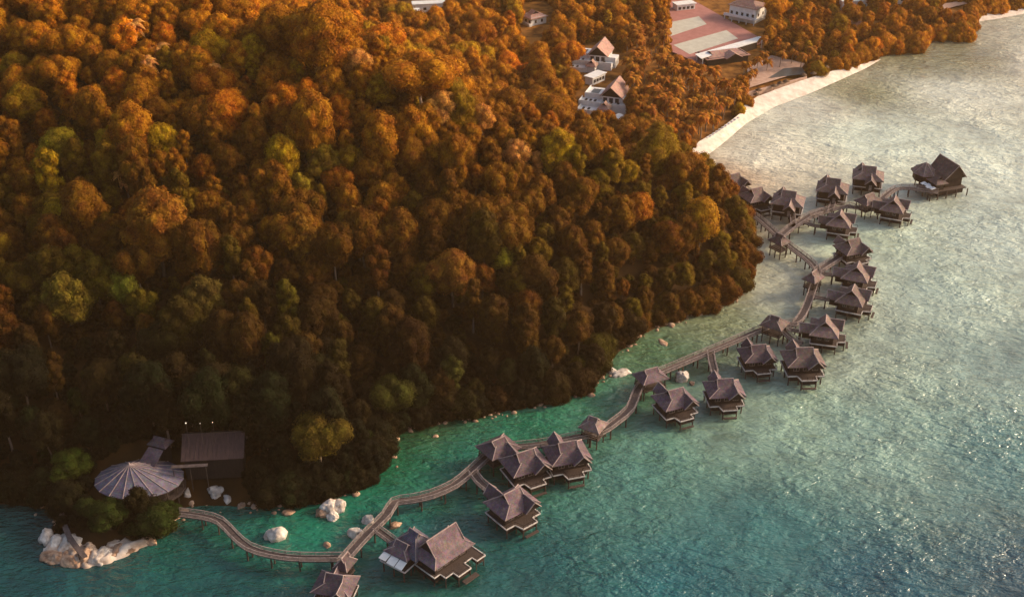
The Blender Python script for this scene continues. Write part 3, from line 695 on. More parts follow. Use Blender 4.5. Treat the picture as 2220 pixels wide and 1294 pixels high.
rocks = [
    (104, 1172, 2.5, 'pale upright boulder at the tip of the white rocks', 'rock', (.8, .8, 1.25)), (126, 1182, 2.5, 'cleft white boulder beside the upright one', 'rock', (.8, 1, 1.0)),
    (152, 1186, 3.1, 'broad white boulder left of the curved walkway end', 'rock', (1.1, 1, .8)), (118, 1209, 2.8, 'low wet rust stained slab at the water tip', 'rock_rust', (1.3, .8, .4)),
    (152, 1213, 3.0, 'flat tan slab below the broad white boulder', 'rock_rust', (1.3, .8, .4)), (184, 1212, 2.3, 'brown stained block under the walkway end', 'rock_rust', (.9, .9, .9)),
    (218, 1208, 3.1, 'long pale rock shelf in front of the trees', 'rock', (1.5, .7, .5)), (252, 1197, 2.7, 'reddish rock shelf sloping to the sea', 'rock_rust', (1.6, .7, .45)),
    (288, 1187, 2.3, 'narrow rusty rock ledge along the water', 'rock_rust', (1.7, .6, .4)), (322, 1172, 2.4, 'small rusty rock where the ledge ends', 'rock_rust', (1.4, .7, .5)),
    (190, 1165, 1.9, 'rounded white stone beside the walkway under the trees', 'rock', (1, 1, .8)), (208, 1170, 1.7, 'small white stone second from the walkway under the trees', 'rock', (1, 1, .8)),
    (228, 1163, 1.8, 'white stone at the foot of the dark green tree', 'rock', (1, 1, .8)), (248, 1157, 1.4, 'smallest white stone under the dark green tree', 'rock', (1, 1, .7)),
    (305, 1155, 1.4, 'tiny pale stone glowing between the dark bushes', 'rock', (1, 1, .8)), (372, 1143, 1.5, 'small grey boulder under the boardwalk start', 'rock', (1, 1, .8)),
    (12, 1072, 2.6, 'pale boulder at the dark shore on the far left', 'rock', (.9, .9, 1.0)), (28, 1070, 2.2, 'upright pale boulder beside the one at the far left shore', 'rock', (.7, .7, 1.5)), (80, 1066, 1.2, 'small stone on the dark shore under the leaning tree', 'rock', (1, 1, .8)),
    (392, 1062, 3.0, 'tall curved orange rock beside the round pavilion', 'rock_rust', (.8, .8, 1.5)), (408, 1078, 2.3, 'white upright rock beside the tall orange one', 'rock', (.7, .7, 1.4)),
    (467, 1072, 3.0, 'large round white boulder alone in the shade', 'rock', (1.15, .9, .8)), (494, 1084, 2.0, 'slanting pale rock beside the large round white boulder', 'rock', (.6, 1.2, .7)),
    (506, 1052, 1.6, 'small pale rock behind the slanting one', 'rock', (.7, .7, 1.1)), (525, 1096, 1.2, 'small brown rock at the turquoise shallows', 'rock_rust', (1.2, 1, .6)),
    (585, 1163, 1.9, 'small white boulder leaning on the round one near the boardwalk', 'rock', (1, 1, .8)), (604, 1162, 3.1, 'smooth round white boulder in the turquoise shallows', 'rock', (1.1, .9, .85)),
    (716, 1104, 2.9, 'big cracked white boulder standing in the cove', 'rock', (.9, .9, 1.0)), (735, 1103, 2.6, 'square pale block joined to the big cracked boulder', 'rock', (.8, .8, 1.1)),
    (722, 1122, 1.8, 'small grey boulder under the big cracked one', 'rock', (1, 1, .8)), (700, 1112, 2.0, 'dark brown rock beside the big cracked boulder', 'rock_rust', (1.2, 1, .6)),
    (770, 1160, 2.2, 'rounded white rock half hidden by the boardwalk', 'rock', (.9, .9, 1.1)), (798, 1128, 1.8, 'pale rock behind the bend in the boardwalk', 'rock', (1.2, 1, .7)),
    (622, 1112, 1.5, 'low dark rock near the forest at the shallows', 'rock_rust', (1.4, .9, .4)), (710, 1182, 1.2, 'tiny dark rock near the boardwalk junction', 'rock_rust', (1.2, .8, .5)),
    (856, 1140, 1.6, 'flat rock under the boardwalk bend by the restaurant', 'rock_rust', (1.4, .9, .5)),
    (1325, 806, 2.0, 'flat pale rock ring in the green shallows near the forest', 'rock', (1.3, .9, .35)), (1350, 808, 2.6, 'long flat pale rock in the green shallows', 'rock', (1.9, .8, .35)),
    (1478, 822, 2.6, 'square white boulder beside the boardwalk pavilion', 'rock', (.9, .9, 1.0)), (1500, 832, 1.2, 'small brown rock beside the square white boulder', 'rock_rust', (1, 1, .6)),
    (1400, 714, 1.5, 'single small white rock at the forest shore', 'rock', (.8, .8, 1.0)), (1452, 684, 2.0, 'upright pale rock at the forest shore', 'rock', (.7, .8, 1.3)), (1322, 750, 1.3, 'small grey rock under the shore trees', 'rock', (1, 1, .8)),
    (1508, 664, 2.4, 'orange tinted boulder under the headland trees', 'rock_rust', (1.3, .8, .7)), (1540, 655, 2.0, 'tan flat rock on the headland shore', 'rock_rust', (1.4, .8, .6)),
    (1578, 640, 2.0, 'first of the pointed white rocks on the headland shore', 'rock', (.7, .7, 1.2)), (1595, 636, 2.2, 'slanting white rock beside the pointed one on the headland', 'rock', (1.0, .7, .9)),
    (1612, 622, 2.6, 'largest white boulder on the headland shore', 'rock', (1.3, .9, .8)), (1634, 560, 1.8, 'pinkish rock at the headland waterline', 'rock_rust', (.9, 1.1, .7)), (1630, 545, 1.4, 'small pinkish rock under the headland trees', 'rock_rust', (1, 1, .7)),
    (945, 945, 1.0, 'tiny submerged reddish rock in the murky cove water', 'rock_rust', (1.4, .8, .3)), (1440, 745, 1.6, 'dark reddish reef rock in the green channel', 'rock_rust', (2.2, .8, .18)),
    (2012, 84, 2.6, 'white rocks at the water below the far trees', 'rock', (1.4, .8, .7)), (2034, 78, 1.8, 'upright white rock beside the far water rocks', 'rock', (.7, .7, 1.2)), (1990, 92, 2.0, 'flat white rock under the far trees', 'rock', (1.4, .8, .6))]
for r_ in rocks:
    rock(r_[0], r_[1], r_[2] * (.86 if r_[0] < 400 else .78), *r_[3:])
def shelf(pxs, zt, lab):
    P = [at(px, py, 0) for px, py in pxs]; c = sum(P, Vector()) / len(P); mb = MB(); n_ = 72; rings = 10
    L = []
    for i in range(n_):
        u = i / n_ * len(P); a_ = P[int(u) % len(P)]; b_ = P[(int(u) + 1) % len(P)]; L.append(a_.lerp(b_, u - int(u)) - c)
    for k in range(rings + 1):
        f = 1 - k / (rings + .5)
        for i in range(n_):
            q = L[i] * f; nn = noise.noise((q + c) * .45) + .5 * noise.noise((q + c) * 1.3)
            cr = max(0, 1 - abs(noise.noise((q + c) * .3 + Vector((7, 0, 0)))) * 10)
            q = q * (1 + .06 * nn); mb.v.append((q.x, q.y, -.6 if k == 0 else zt * min(1, k / 2.2) * (.75 + .7 * nn) - cr * .9 + .1))
    for k in range(rings):
        for i in range(n_):
            j = (i + 1) % n_; mb.f.append((k * n_ + i, k * n_ + j, (k + 1) * n_ + j, (k + 1) * n_ + i)); mb.m.append(0)
    mb.f.append(tuple(rings * n_ + i for i in range(n_))); mb.m.append(0)
    o = mb.build('rock_shelf', M['rock_shelf'], smooth=True); o.location = (c.x, c.y, 0); tag(o, lab, 'rock')
M['rock_shelf'] = noisemat('tan_rock', (.22, .12, .07), (.74, .62, .52), .22, .85, .8, detail=9)
shelf([(86, 1180), (88, 1208), (110, 1222), (150, 1224), (185, 1234), (232, 1224), (280, 1206), (330, 1180), (340, 1172), (290, 1172), (240, 1176), (180, 1160), (120, 1158)], 1.5,
      'low pale rock shelf sloping to rust brown at the waterline under the white boulders')
RS = random.Random(21); mb = MB(); iv, if_ = ico_data(); ns = 0
for i in range(len(shore) - 1):                          # loose stones along the waterline
    if not (1 < i < 28): continue
    a_, b_ = shore[i], shore[i + 1]; L_ = (b_ - a_).length
    for k in range(int(L_ * 1.1)):
        q = a_.lerp(b_, RS.random()); nrm = Vector((b_.y - a_.y, a_.x - b_.x)).normalized(); q = q + nrm * RS.gauss(.6, 1.3); r0 = RS.choice([.25, .35, .5, .8]) * RS.uniform(.7, 1.3); b0 = len(mb.v)
        sx_, sy_, sz_ = RS.uniform(.7, 1.4), RS.uniform(.7, 1.4), RS.uniform(.4, .8)
        for v in iv: d_ = 1 + .3 * noise.noise(v * 1.5 + Vector((k, i, 0))); mb.v.append((q.x + v.x * r0 * sx_ * d_, q.y + v.y * r0 * sy_ * d_, .1 + v.z * r0 * sz_ * d_))
        mb.f += [tuple(b0 + w_ for w_ in f) for f in if_]; mb.m += [0] * len(if_)
o = mb.build('stones', M['rock_rust'], smooth=True); tag(o, 'loose brown stones scattered along the waterline below the forest', kind='stuff')

# ------------------------------------------------------------------ roofs
def dutch_roof(parent, cx, cy, a, b, ze, zr, axis='x', gab=.42, mat='roof', gv=.5, caps=True, name='roof', over=.45, cap_mat='cap'):
    """hip roof with small gablets at both ends; a = half length along the ridge, b = half width"""
    T = (lambda u, v, z: (cx + u, cy + v, z)) if axis == 'x' else (lambda u, v, z: (cx - v, cy + u, z))
    hh = zr - ze; zg = ze + hh * gv; yg = b * (1 - gv) * .82; r = max(a - b * gab * 1.9, a * .25)
    mb = MB(); th = .16
    for s in (1, -1):
        P = [T(-a, -b * s, ze), T(a, -b * s, ze), T(r, -yg * s, zg), T(-r, -yg * s, zg)]
        Q = [T(-r - over, -yg * s, zg), T(r + over, -yg * s, zg), T(r + over, 0, zr), T(-r - over, 0, zr)]
        if s < 0: P.reverse(); Q.reverse()
        mb.slab(P, th); mb.slab(Q, th)
        E = [T(a * s, -b * s, ze), T(a * s, b * s, ze), T(r * s, yg * s, zg), T(r * s, -yg * s, zg)]
        mb.slab(E, th)
    ro = mb.build(name, M[mat], parent)
    for s in (1, -1):
        g_ = MB(); g_.poly([T(r * s + .02 * s, -yg, zg - .05), T(r * s + .02 * s, yg, zg - .05), T(r * s + .02 * s, 0, zr - .12)])
        g_.build('gablet', M['wall'], ro)
    if caps:
        c = MB(); w = .15
        c.tube(T(-r - over, 0, zr + .03), T(r + over, 0, zr + .03), w, n=5)
        for s in (1, -1):
            for q in (1, -1):
                c.tube(T(r * s, yg * q, zg + .03), T(a * s, b * q, ze + .05), w * .8, n=5)
                c.tube(T((r + over) * s, 0, zr), T((r + over) * s, yg * q * 1.08, zg - .02), w * .9, n=5)
        c.build('ridge_cap', M[cap_mat], ro)
    return ro
def gable_wing(parent, cx, y0, y1, hw, ze, zr, mat='roof', name='wing_roof', tilt=0.0, barge=True):
    """gable roof with its ridge along y, open triangle at y1"""
    mb = MB()
    for s in (1, -1):
        P = [(cx - hw * s, y0, ze), (cx - hw * s, y1, ze), (cx, y1 + .3 * (1 if y1 > y0 else -1), zr), (cx, y0, zr)]
        if (s > 0) == (y1 > y0): P.reverse()
        mb.slab(P, .15)
    ro = mb.build(name, M[mat], parent); g = MB(); e = y1 - (.25 if y1 > y0 else -.25)
    g.poly([(cx - hw * .9, e, ze), (cx + hw * .9, e, ze), (cx, e, zr - .2)]); g.build('gablet', M['wall'], ro)
    if barge:
        c = MB(); ee = y1 + (.34 if y1 > y0 else -.34)
        c.tube((cx, ee, zr + .04), (cx - hw, y1, ze + .04), .13, n=5); c.tube((cx, ee, zr + .04), (cx + hw, y1, ze + .04), .13, n=5)
        c.tube((cx, y0, zr + .05), (cx, ee, zr + .05), .14, n=5); c.build('bargeboard', M['cap'], ro)
    return ro
def stilts(parent, spots, z1, r=.17, z0=-1.2):
    for (x, y) in spots:
        m_ = MB(); m_.tube((x, y, z0), (x, y, z1), r, n=6); m_.build('stilt', M['stilt'], parent)
def edge_trim(parent, pts, z, w=.22, h=.26, name='deck_edge', mat='trim', closed=True):
    mb = MB(); n = len(pts)
    for i in range(n if closed else n - 1):
        p, q = pts[i], pts[(i + 1) % n]; mb.bar((*p, z), (*q, z), w, h)
    return mb.build(name, M[mat], parent)
def win(parent, x, y, z, w, h, axis, out):
    """window with frame and pane on a wall face; axis 'x' = wall runs along x; out = outward sign"""
    f = MB(); g = MB(); t = .07
    def bx(m_, u0, u1, z0, z1, d0, d1):
        if axis == 'x': m_.box(x + u0, x + u1, *sorted((y + d0 * out, y + d1 * out)), z + z0, z + z1)
        else: m_.box(*sorted((x + d0 * out, x + d1 * out)), y + u0, y + u1, z + z0, z + z1)
    bx(f, -w / 2, w / 2, -h / 2, -h / 2 + t, 0, .07); bx(f, -w / 2, w / 2, h / 2 - t, h / 2, 0, .07)
    bx(f, -w / 2, -w / 2 + t, -h / 2 + t, h / 2 - t, 0, .07); bx(f, w / 2 - t, w / 2, -h / 2 + t, h / 2 - t, 0, .07); bx(f, -.03, .03, -h / 2 + t, h / 2 - t, 0, .06)
    bx(g, -w / 2 + t, w / 2 - t, -h / 2 + t, h / 2 - t, 0, .03)
    fo_ = f.build('window', M['rail'], parent); g.build('pane', M['glass'], fo_)

def make_villa(mat='roof'):
    t = empty('stilt_villa', (0, 0, 0)); FZ = 3.0
    a, b = 5.1, 4.1
    ro = dutch_roof(t, 0, 0, a, b, 5.75, 9.1, 'x', mat=mat)
    gable_wing(t, -2.3, 1.2, 5.0, 2.2, 5.5, 7.9, mat, 'front_gable_roof')
    gable_wing(t, 1.0, -1.2, -6.8, 1.9, 5.2, 7.2, mat, 'entrance_roof')
    w = MB(); w.box(-a + 1.1, a - 1.1, -b + 1.0, b - 1.4, FZ, 6.3); wl = w.build('wall', M['wall'], t)
    w = MB(); w.box(-.3, 2.3, -6.0, -b + .95, FZ, 5.5); w.build('entrance_wall', M['wall'], t)
    for x in (-2.6, -.2, 2.3): win(t, x, b - 1.4, 4.6, 1.5, 1.7, 'x', 1)
    for y in (-1.2, 1.0): win(t, -a + 1.1, y, 4.7, 1.2, 1.2, 'y', -1); win(t, a - 1.1, y, 4.7, 1.2, 1.2, 'y', 1)
    dm = MB(); dm.box(.6, 1.5, -6.06, -6.0, FZ, 5.1); dm.build('door', M['rail'], t)
    pts = [(-a + .5, -b + .5), (a - .3, -b + .5), (a - .3, b - .1), (2.3, b - .1), (1.7, b + 2.1), (-2.4, b + 2.1), (-2.4, b + .3), (-a + .4, b + .3)]
    d = MB(); d.slab([(x, y, FZ - .02) for x, y in pts], .3); d.build('deck', M['plank'], t)
    edge_trim(t, pts, FZ + .12)
    rl = MB()
    for i in range(2, 8):
        p, q = Vector((*pts[i], 0)), Vector((*pts[(i + 1) % 8], 0)); n_ = max(1, int((q - p).length / 1.3))
        for k in range(n_):
            v_ = p.lerp(q, k / n_); rl.tube((v_.x, v_.y, FZ), (v_.x, v_.y, FZ + 1.0), .05, n=4)
        rl.bar((p.x, p.y, FZ + 1.05), (q.x, q.y, FZ + 1.05), .09, .08)
    rl.build('railing', M['wall'], t)
    un = MB(); un.box(-a + 1.2, a - 1.1, -b + 1.2, b - .5, 1.3, FZ - .33); un.box(-2.2, 1.7, b - .49, b + 1.8, 1.6, FZ - .33); un.build('underdeck_shade', M['wall'], t)  # dark boxes added to stand in for the shade under the deck
    lw = MB(); lw.box(-2.1, 1.5, b + 2.4, b + 3.1, .9, 1.1); lw.build('swim_platform', M['plank'], t)
    stilts(t, [(x, y) for x in (-4.2, -1.4, 1.6, 4.3) for y in (-3.2, 0, 3.6)] + [(-2.2, b + 1.9), (1.5, b + 1.9)], FZ - .3)
    return t
ridge_dir = {}
def orient(e1, e2, sea, z=9):
    p, q = at(*e1, z), at(*e2, z); x = (q - p); x.z = 0; x.normalize(); y = Vector((-x.y, x.x, 0))
    mid = (p + q) / 2; c = Vector(((e1[0] + e2[0]) / 2, (e1[1] + e2[1]) / 2)); s = at(c.x + sea[0] * 20, c.y + sea[1] * 20, z) - mid
    if y.dot(s) < 0: x = -x
    return mid, math.atan2(x.y, x.x)
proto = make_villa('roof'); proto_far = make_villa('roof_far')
G = 'stilt villas along the boardwalk'
villas = [
    ((1086, 1076), (1133, 1052), (.5, 1), 0, 1.0, 'purple brown stilt villa at the end of its own footbridge, nearest the big restaurant'),
    ((1116, 985), (1161, 971), (.5, 1), 0, 1.0, 'purple brown stilt villa tucked against the corner pavilion, left of two neighbours touching the boardwalk'),
    ((1202, 963), (1258, 953), (.3, 1), 0, 1.0, 'purple brown stilt villa touching the boardwalk left of the small tan roofed pavilion'),
    ((1444, 846), (1486, 835), (.4, 1), 0, .95, 'purple stilt villa in front of the square white boulder'),
    ((1547, 820), (1598, 817), (.1, 1), 0, .95, 'purple stilt villa reached by a straight pale footbridge from the boardwalk'),
    ((1620, 745), (1670, 741), (0, 1), 0, .92, 'darkest stilt villa, pressed against the boardwalk below the junction pavilion'),
    ((1715, 757), (1773, 755), (0, 1), 1, 1.03, 'brown stilt villa with a white stepped deck below the branching footbridge'),
    ((1792, 676), (1790, 702), (1, .1), 1, .97, 'stilt villa with dark gable towards the viewer, lowest of the column'),
    ((1855, 610), (1845, 634), (1, .15), 1, .97, 'stilt villa in the middle of the column, with a pale lower edge over dark shade'),
    ((1865, 560), (1856, 584), (1, .15), 1, .97, 'stilt villa whose roof tip almost touches the fan of spurs at the boardwalk fork'),
    ((1832, 520), (1872, 512), (.4, 1), 1, .95, 'stilt villa with flared roof corners at the lower end of the calm pool of water'),
    ((1826, 446), (1820, 470), (1, .1), 1, .95, 'stilt villa joined by a short pier to the upper fork of the boardwalk'),
    ((1945, 416), (1936, 438), (1, .15), 1, .95, 'stilt villa at the outer corner where the long bridge to the big pavilion begins'),
    ((1783, 388), (1832, 394), (0, -1), 1, 1.06, 'square stilt villa facing the bay with its entrance pier towards the lower fork'),
    ((1862, 362), (1908, 367), (0, -1), 1, 1.06, 'square stilt villa facing the bay above the low tan hut'),
    ((1688, 415), (1734, 421), (0, -1), 1, 1.06, 'square stilt villa facing the bay closest to the headland fork'),
    ((1624, 409), (1658, 402), (.3, 1), 1, .95, 'stilt villa half behind the headland trees, in front of another'),
    ((1576, 379), (1608, 371), (.3, 1), 1, .95, 'farthest stilt villa hugging the headland trees beside the beach'),
    ((693, 1228), (755, 1238), (0, 1), 0, .84, 'nearest stilt villa cut by the picture edge at the end of the boardwalk')]
used = {0: False, 1: False}
for (e1, e2, sea, far, sc, lab) in villas:
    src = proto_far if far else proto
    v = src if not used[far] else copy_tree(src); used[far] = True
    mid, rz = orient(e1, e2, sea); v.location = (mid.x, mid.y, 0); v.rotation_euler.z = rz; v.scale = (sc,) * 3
    tag(v, lab, 'villa', G)

# open pavilions on the boardwalk
def make_pavilion(a, b, mat, name='walkway_pavilion'):
    t = empty(name, (0, 0, 0)); dutch_roof(t, 0, 0, a, b, 5.6, 8.0, 'x', mat=mat, gv=.62)
    d = MB(); d.box(-a + .5, a - .5, -b + .5, b - .5, 2.75, 3.08); d.build('deck', M['plank'], t)
    for x in (-a + .8, a - .8):
        for y in (-b + .8, b - .8):
            p_ = MB(); p_.tube((x, y, 3.08), (x, y, 5.8), .14, n=6); p_.build('post', M['stilt'], t)
    r_ = MB()
    for y in (-b + .6, b - .6): r_.bar((-a + .6, y, 4.05), (a - .6, y, 4.05), .1, .1); r_.bar((-a + .6, y, 3.6), (a - .6, y, 3.6), .06, .3)
    r_.build('railing', M['wall'], t)
    stilts(t, [(x, y) for x in (-a + .9, 0, a - .9) for y in (-b + .9, b - .9)], 2.75)
    return t
for (e1, e2, a, b, mat, lab) in [
        ((1395, 806), (1428, 797), 3.9, 3.0, 'roof', 'purple hip roofed pavilion where the boardwalk bends beside the pale rocks'),
        ((1272, 902), (1302, 912), 2.9, 2.7, 'roof_far', 'small tan brown pavilion over the boardwalk between the cove and the long villas'),
        ((1668, 684), (1694, 692), 3.3, 3.0, 'roof_far', 'greyish brown pavilion at the junction above the branching footbridge'),
        ((1062, 962), (1098, 946), 4.3, 3.6, 'roof', 'large purple pavilion at the boardwalk corner beside two villas'),
        ((1680, 505), (1702, 515), 2.9, 2.3, 'roof_far', 'low tan pavilion at the upper fork near the headland trees'),
        ((1756, 596), (1774, 584), 2.9, 2.3, 'roof_far', 'dark pavilion with upright tips at the middle fork of the boardwalk'),
        ((1870, 428), (1898, 418), 4.0, 2.9, 'roof_far', 'low tan hut roof between the outer villas and the long bridge'),
        ((742, 1212), (752, 1200), 2.2, 1.7, 'roof', 'tiny link roof joining the nearest villa to the boardwalk')]:
    p_ = make_pavilion(a, b, mat); mid, rz = orient(e1, e2, (0, 1), 7.6); p_.location = (mid.x, mid.y, 0); p_.rotation_euler.z = rz
    tag(p_, lab, 'pavilion', 'open pavilions along the boardwalk')

# ------------------------------------------------------------------ boardwalks
def walkway(name, pxs, width, z, lab, cat='boardwalk', group=None, rails=True, zs=None, step=3.6):
    P = [at(px, py, z) for px, py in pxs]
    for i, p in enumerate(P): p.z = zs[i] if zs else z
    # smooth with a Catmull-Rom pass
    Q = []
    for i in range(len(P) - 1):
        p0, p1, p2, p3 = P[max(i - 1, 0)], P[i], P[i + 1], P[min(i + 2, len(P) - 1)]
        n_ = max(2, int((p2 - p1).length / 2.4))
        for k in range(n_):
            t_ = k / n_
            Q.append(.5 * ((2 * p1) + (p2 - p0) * t_ + (2 * p0 - 5 * p1 + 4 * p2 - p3) * t_ ** 2 + (3 * p1 - p0 - 3 * p2 + p3) * t_ ** 3) * 1.0)
    Q.append(P[-1])
    N = []
    for i in range(len(Q)):
        d = Q[min(i + 1, len(Q) - 1)] - Q[max(i - 1, 0)]; N.append(Vector((-d.y, d.x, 0)).normalized())
    o = Q[0].copy(); o.z = 0; root = empty(name, o); tag(root, lab, cat, group)
    L = [q - o for q in Q]; h = width / 2
    d = MB()
    for i in range(len(L)):
        for s in (1, -1): v_ = L[i] + N[i] * (h * s); d.v.append(tuple(v_))
        for s in (1, -1): v_ = L[i] + N[i] * (h * s); d.v.append((v_.x, v_.y, v_.z - .28))
    for i in range(len(L) - 1):
        a_, b_ = i * 4, i * 4 + 4
        d.f += [(a_, a_ + 1, b_ + 1, b_), (a_ + 2, b_ + 2, b_ + 3, a_ + 3), (a_, b_, b_ + 2, a_ + 2), (a_ + 1, a_ + 3, b_ + 3, b_ + 1)]; d.m += [0] * 4
    d.build('deck', M['plank_pale'], root)
    if rails:
        for s in (1, -1):
            r_ = MB()
            for i in range(len(L) - 1):
                p, q = L[i] + N[i] * (h * s), L[i + 1] + N[i + 1] * (h * s); up = Vector((0, 0, 1.05))
                r_.bar(p + up, q + up, .20, .12); r_.bar(p + up * .55, q + up * .55, .07, .10); r_.bar(p + Vector((0, 0, .16)), q + Vector((0, 0, .16)), .16, .2)
                r_.tube(p - Vector((0, 0, .2)), p + up, .08, n=4)
            r_.build('railing', M['rail'], root)
    acc = 0; n_p = 0
    for i in range(1, len(L)):
        acc += (L[i] - L[i - 1]).length
        if acc > step and n_p < 98:
            acc = 0; n_p += 2
            for s in (1, -1):
                p = L[i] + N[i] * (h * .8 * s); m_ = MB(); m_.tube((p.x, p.y, -1.2), (p.x, p.y, p.z - .25), .2, n=6); m_.build('post', M['stilt'], root)
    return root
walkway('boardwalk', [(386, 1113), (440, 1120), (478, 1132), (508, 1162), (540, 1188), (590, 1203), (650, 1210), (745, 1210)], 1.8, 3.0,
        'curving low boardwalk from the round pavilion to the nearest villa junction')
walkway('boardwalk', [(740, 1222), (775, 1182), (805, 1150), (838, 1118), (856, 1090), (890, 1084), (935, 1074), (985, 1052), (1022, 1022), (1060, 988), (1095, 972), (1170, 964), (1250, 948),
                      (1300, 938), (1335, 915), (1366, 888), (1384, 845), (1408, 818)], 2.1, 3.0, 'long winding boardwalk from the nearest villa past the cove to the rock pavilion', step=3.9)
walkway('boardwalk', [(1408, 818), (1450, 800), (1540, 762), (1620, 728), (1680, 702)], 2.0, 3.0, 'straight boardwalk rising from the rock pavilion to the junction pavilion')
walkway('boardwalk', [(1684, 702), (1722, 702), (1744, 676), (1764, 622), (1772, 590), (1752, 565), (1722, 542), (1690, 516), (1664, 492), (1640, 472), (1612, 456)], 2.0, 3.0,
        'far boardwalk zigzagging from the junction pavilion to the headland trees')
FB = 'footbridges to single villas'
for pxs, w_, lab in [
        ([(1024, 1024), (1040, 1046), (1062, 1064), (1078, 1076)], 1.9, 'sloping footbridge leaving the boardwalk to the lone villa near the restaurant'),
        ([(815, 1148), (832, 1160), (856, 1178)], 1.8, 'short dark footbridge to the big restaurant'),
        ([(1540, 764), (1543, 785), (1550, 812)], 1.8, 'straight pale footbridge to the purple villa with the white deck'),
        ([(1688, 704), (1704, 724), (1722, 738), (1740, 744)], 1.8, 'branching footbridge below the junction pavilion'),
        ([(1708, 712), (1735, 718), (1768, 712)], 1.6, 'short footbridge right of the branching one'),
        ([(1762, 642), (1790, 648), (1828, 652)], 1.6, 'footbridge to the middle villa of the column'),
        ([(1774, 592), (1805, 596), (1838, 598)], 1.6, 'level footbridge from the middle fork'),
        ([(1770, 590), (1796, 574), (1815, 562), (1832, 548)], 2.4, 'wide slanting footbridge from the middle fork to the flared villa'),
        ([(1692, 514), (1716, 494), (1738, 480), (1762, 466), (1792, 458)], 2.4, 'wide footbridge from the upper fork towards the bay villas'),
        ([(1720, 492), (1719, 478), (1716, 458)], 1.6, 'short pier to the square villa closest to the headland'),
        ([(1745, 482), (1768, 490), (1800, 492)], 1.6, 'low footbridge round the calm pool of water'),
        ([(1800, 458), (1805, 445), (1808, 428)], 1.6, 'short pier to the square villa facing the bay'),
        ([(1840, 448), (1870, 452), (1905, 456)], 1.9, 'pale straight walkway to the outer corner villa'),
        ([(1912, 432), (1935, 414), (1955, 408), (1990, 411), (2034, 418)], 1.9, 'long high bridge on thin posts to the big seaward pavilion'),
        ([(1760, 470), (1800, 455), (1845, 446)], 2.0, 'footbridge between the bay villas'),
        ([(1618, 458), (1612, 446), (1600, 436)], 1.6, 'stub of footbridge under the headland trees')]:
    walkway('footbridge', pxs, w_, 3.0, lab, 'footbridge', FB, rails=True, step=3.2)
p0 = [at(130, 1092), at(140, 1125), at(156, 1155), at(180, 1186)]
walkway('walkway', [(127, 1078), (133, 1112), (148, 1150), (180, 1190)], 1.2, 5.0, 'thin curved walkway on the white rocks beside the leaning tree', 'walkway', rails=False, zs=[3.8, 3.4, 3.1, 2.9])

# ------------------------------------------------------------------ restaurant over the water
def deck_part(t, pts, z, name='deck', mat='plank', trim=True, th=.3):
    d = MB(); d.slab([(x, y, z - .02) for x, y in pts], th); d.build(name, M[mat], t)
    if trim: edge_trim(t, pts, z + .12)
mid, rz = orient((924, 1170), (988, 1128), (.6, 1), 10.5)
t = empty('restaurant', (mid.x, mid.y, 0), rz)
tag(t, 'big two roofed restaurant on stilts with a stepped white edged deck', 'restaurant'); t.scale = (.84, .84, .95)
# local: -x is to the right in the picture, +y towards the sea (viewer)
dutch_roof(t, 0, 0, 7.0, 5.0, 5.9, 10.6, 'x', mat='roof', gv=.3, gab=.25)
w = MB(); w.box(-5.6, 5.6, -3.8, 3.4, 3.0, 6.6); w.build('wall', M['wall'], t)
dutch_roof(t, 3.6, -6.2, 5.2, 4.4, 5.6, 9.6, 'y', mat='roof_slate', gv=.8, gab=.5, name='rear_roof')
w = MB(); w.box(.2, 6.8, -9.6, -3.85, 3.0, 6.0); w.build('rear_wall', M['wall'], t)
for x in (-4, -1.4, 1.4, 4): win(t, x, 3.4, 4.7, 1.7, 1.9, 'x', 1)
deck_part(t, [(-6.4, -4.4), (6.6, -4.4), (6.6, 4.2), (4.6, 4.2), (4.6, 6.2), (2.0, 6.2), (2.0, 8.2), (-2.4, 8.2), (-2.4, 5.6), (-5.2, 5.6), (-5.2, 7.4), (-8.2, 7.4), (-8.2, 1.0), (-6.4, 1.0)], 3.1)
rl = MB()
for p, q in [((4.6, 6.2), (2.0, 6.2)), ((2.0, 6.2), (2.0, 8.2)), ((2.0, 8.2), (-2.4, 8.2)), ((-2.4, 8.2), (-2.4, 5.6)), ((-5.2, 7.4), (-8.2, 7.4)), ((-8.2, 7.4), (-8.2, 1.0))]: rl.bar((*p, 4.1), (*q, 4.1), .1, .1)
rl.build('railing', M['wall'], t)
d = MB(); d.box(-3.6, 1.2, 8.5, 9.9, 1.2, 1.5); d.build('lower_deck', M['plank'], t)
d = MB(); d.box(-5.8, 6.2, -4.2, 4.0, 1.2, 2.75); d.box(-2.2, 1.8, 4.01, 7.8, 1.5, 2.75); d.box(-7.9, -5.81, 1.3, 7.1, 1.5, 2.75); d.build('underdeck_shade', M['wall'], t)  # added black mass: shade below the restaurant deck made solid
stilts(t, [(x, y) for x in (-6, -3, 0, 3, 6) for y in (-4, -.5, 3.4)] + [(-8, 7), (-5.3, 7), (-2.2, 8), (1.8, 8), (4.4, 6), (-8, 2)] + [(x, y) for x in (.6, 3.6, 6.4) for y in (-9, -6)], 2.8)
mid, rz2 = orient((858, 1170), (886, 1184), (-.3, 1), 7.0)
k = empty('kiosk', (mid.x, mid.y, 0), rz2); tag(k, 'small dark roofed kiosk with zigzag white awnings beside the restaurant', 'kiosk')
dutch_roof(k, 0, 0, 3.2, 2.5, 5.2, 7.4, 'x', mat='roof', gv=.5)
w = MB(); w.box(-2.1, 2.1, -1.6, 1.6, 3.0, 5.5); w.build('wall', M['wall'], k)
deck_part(k, [(-3.4, -2.4), (3.4, -2.4), (3.4, 3.6), (-3.4, 3.6)], 3.1)
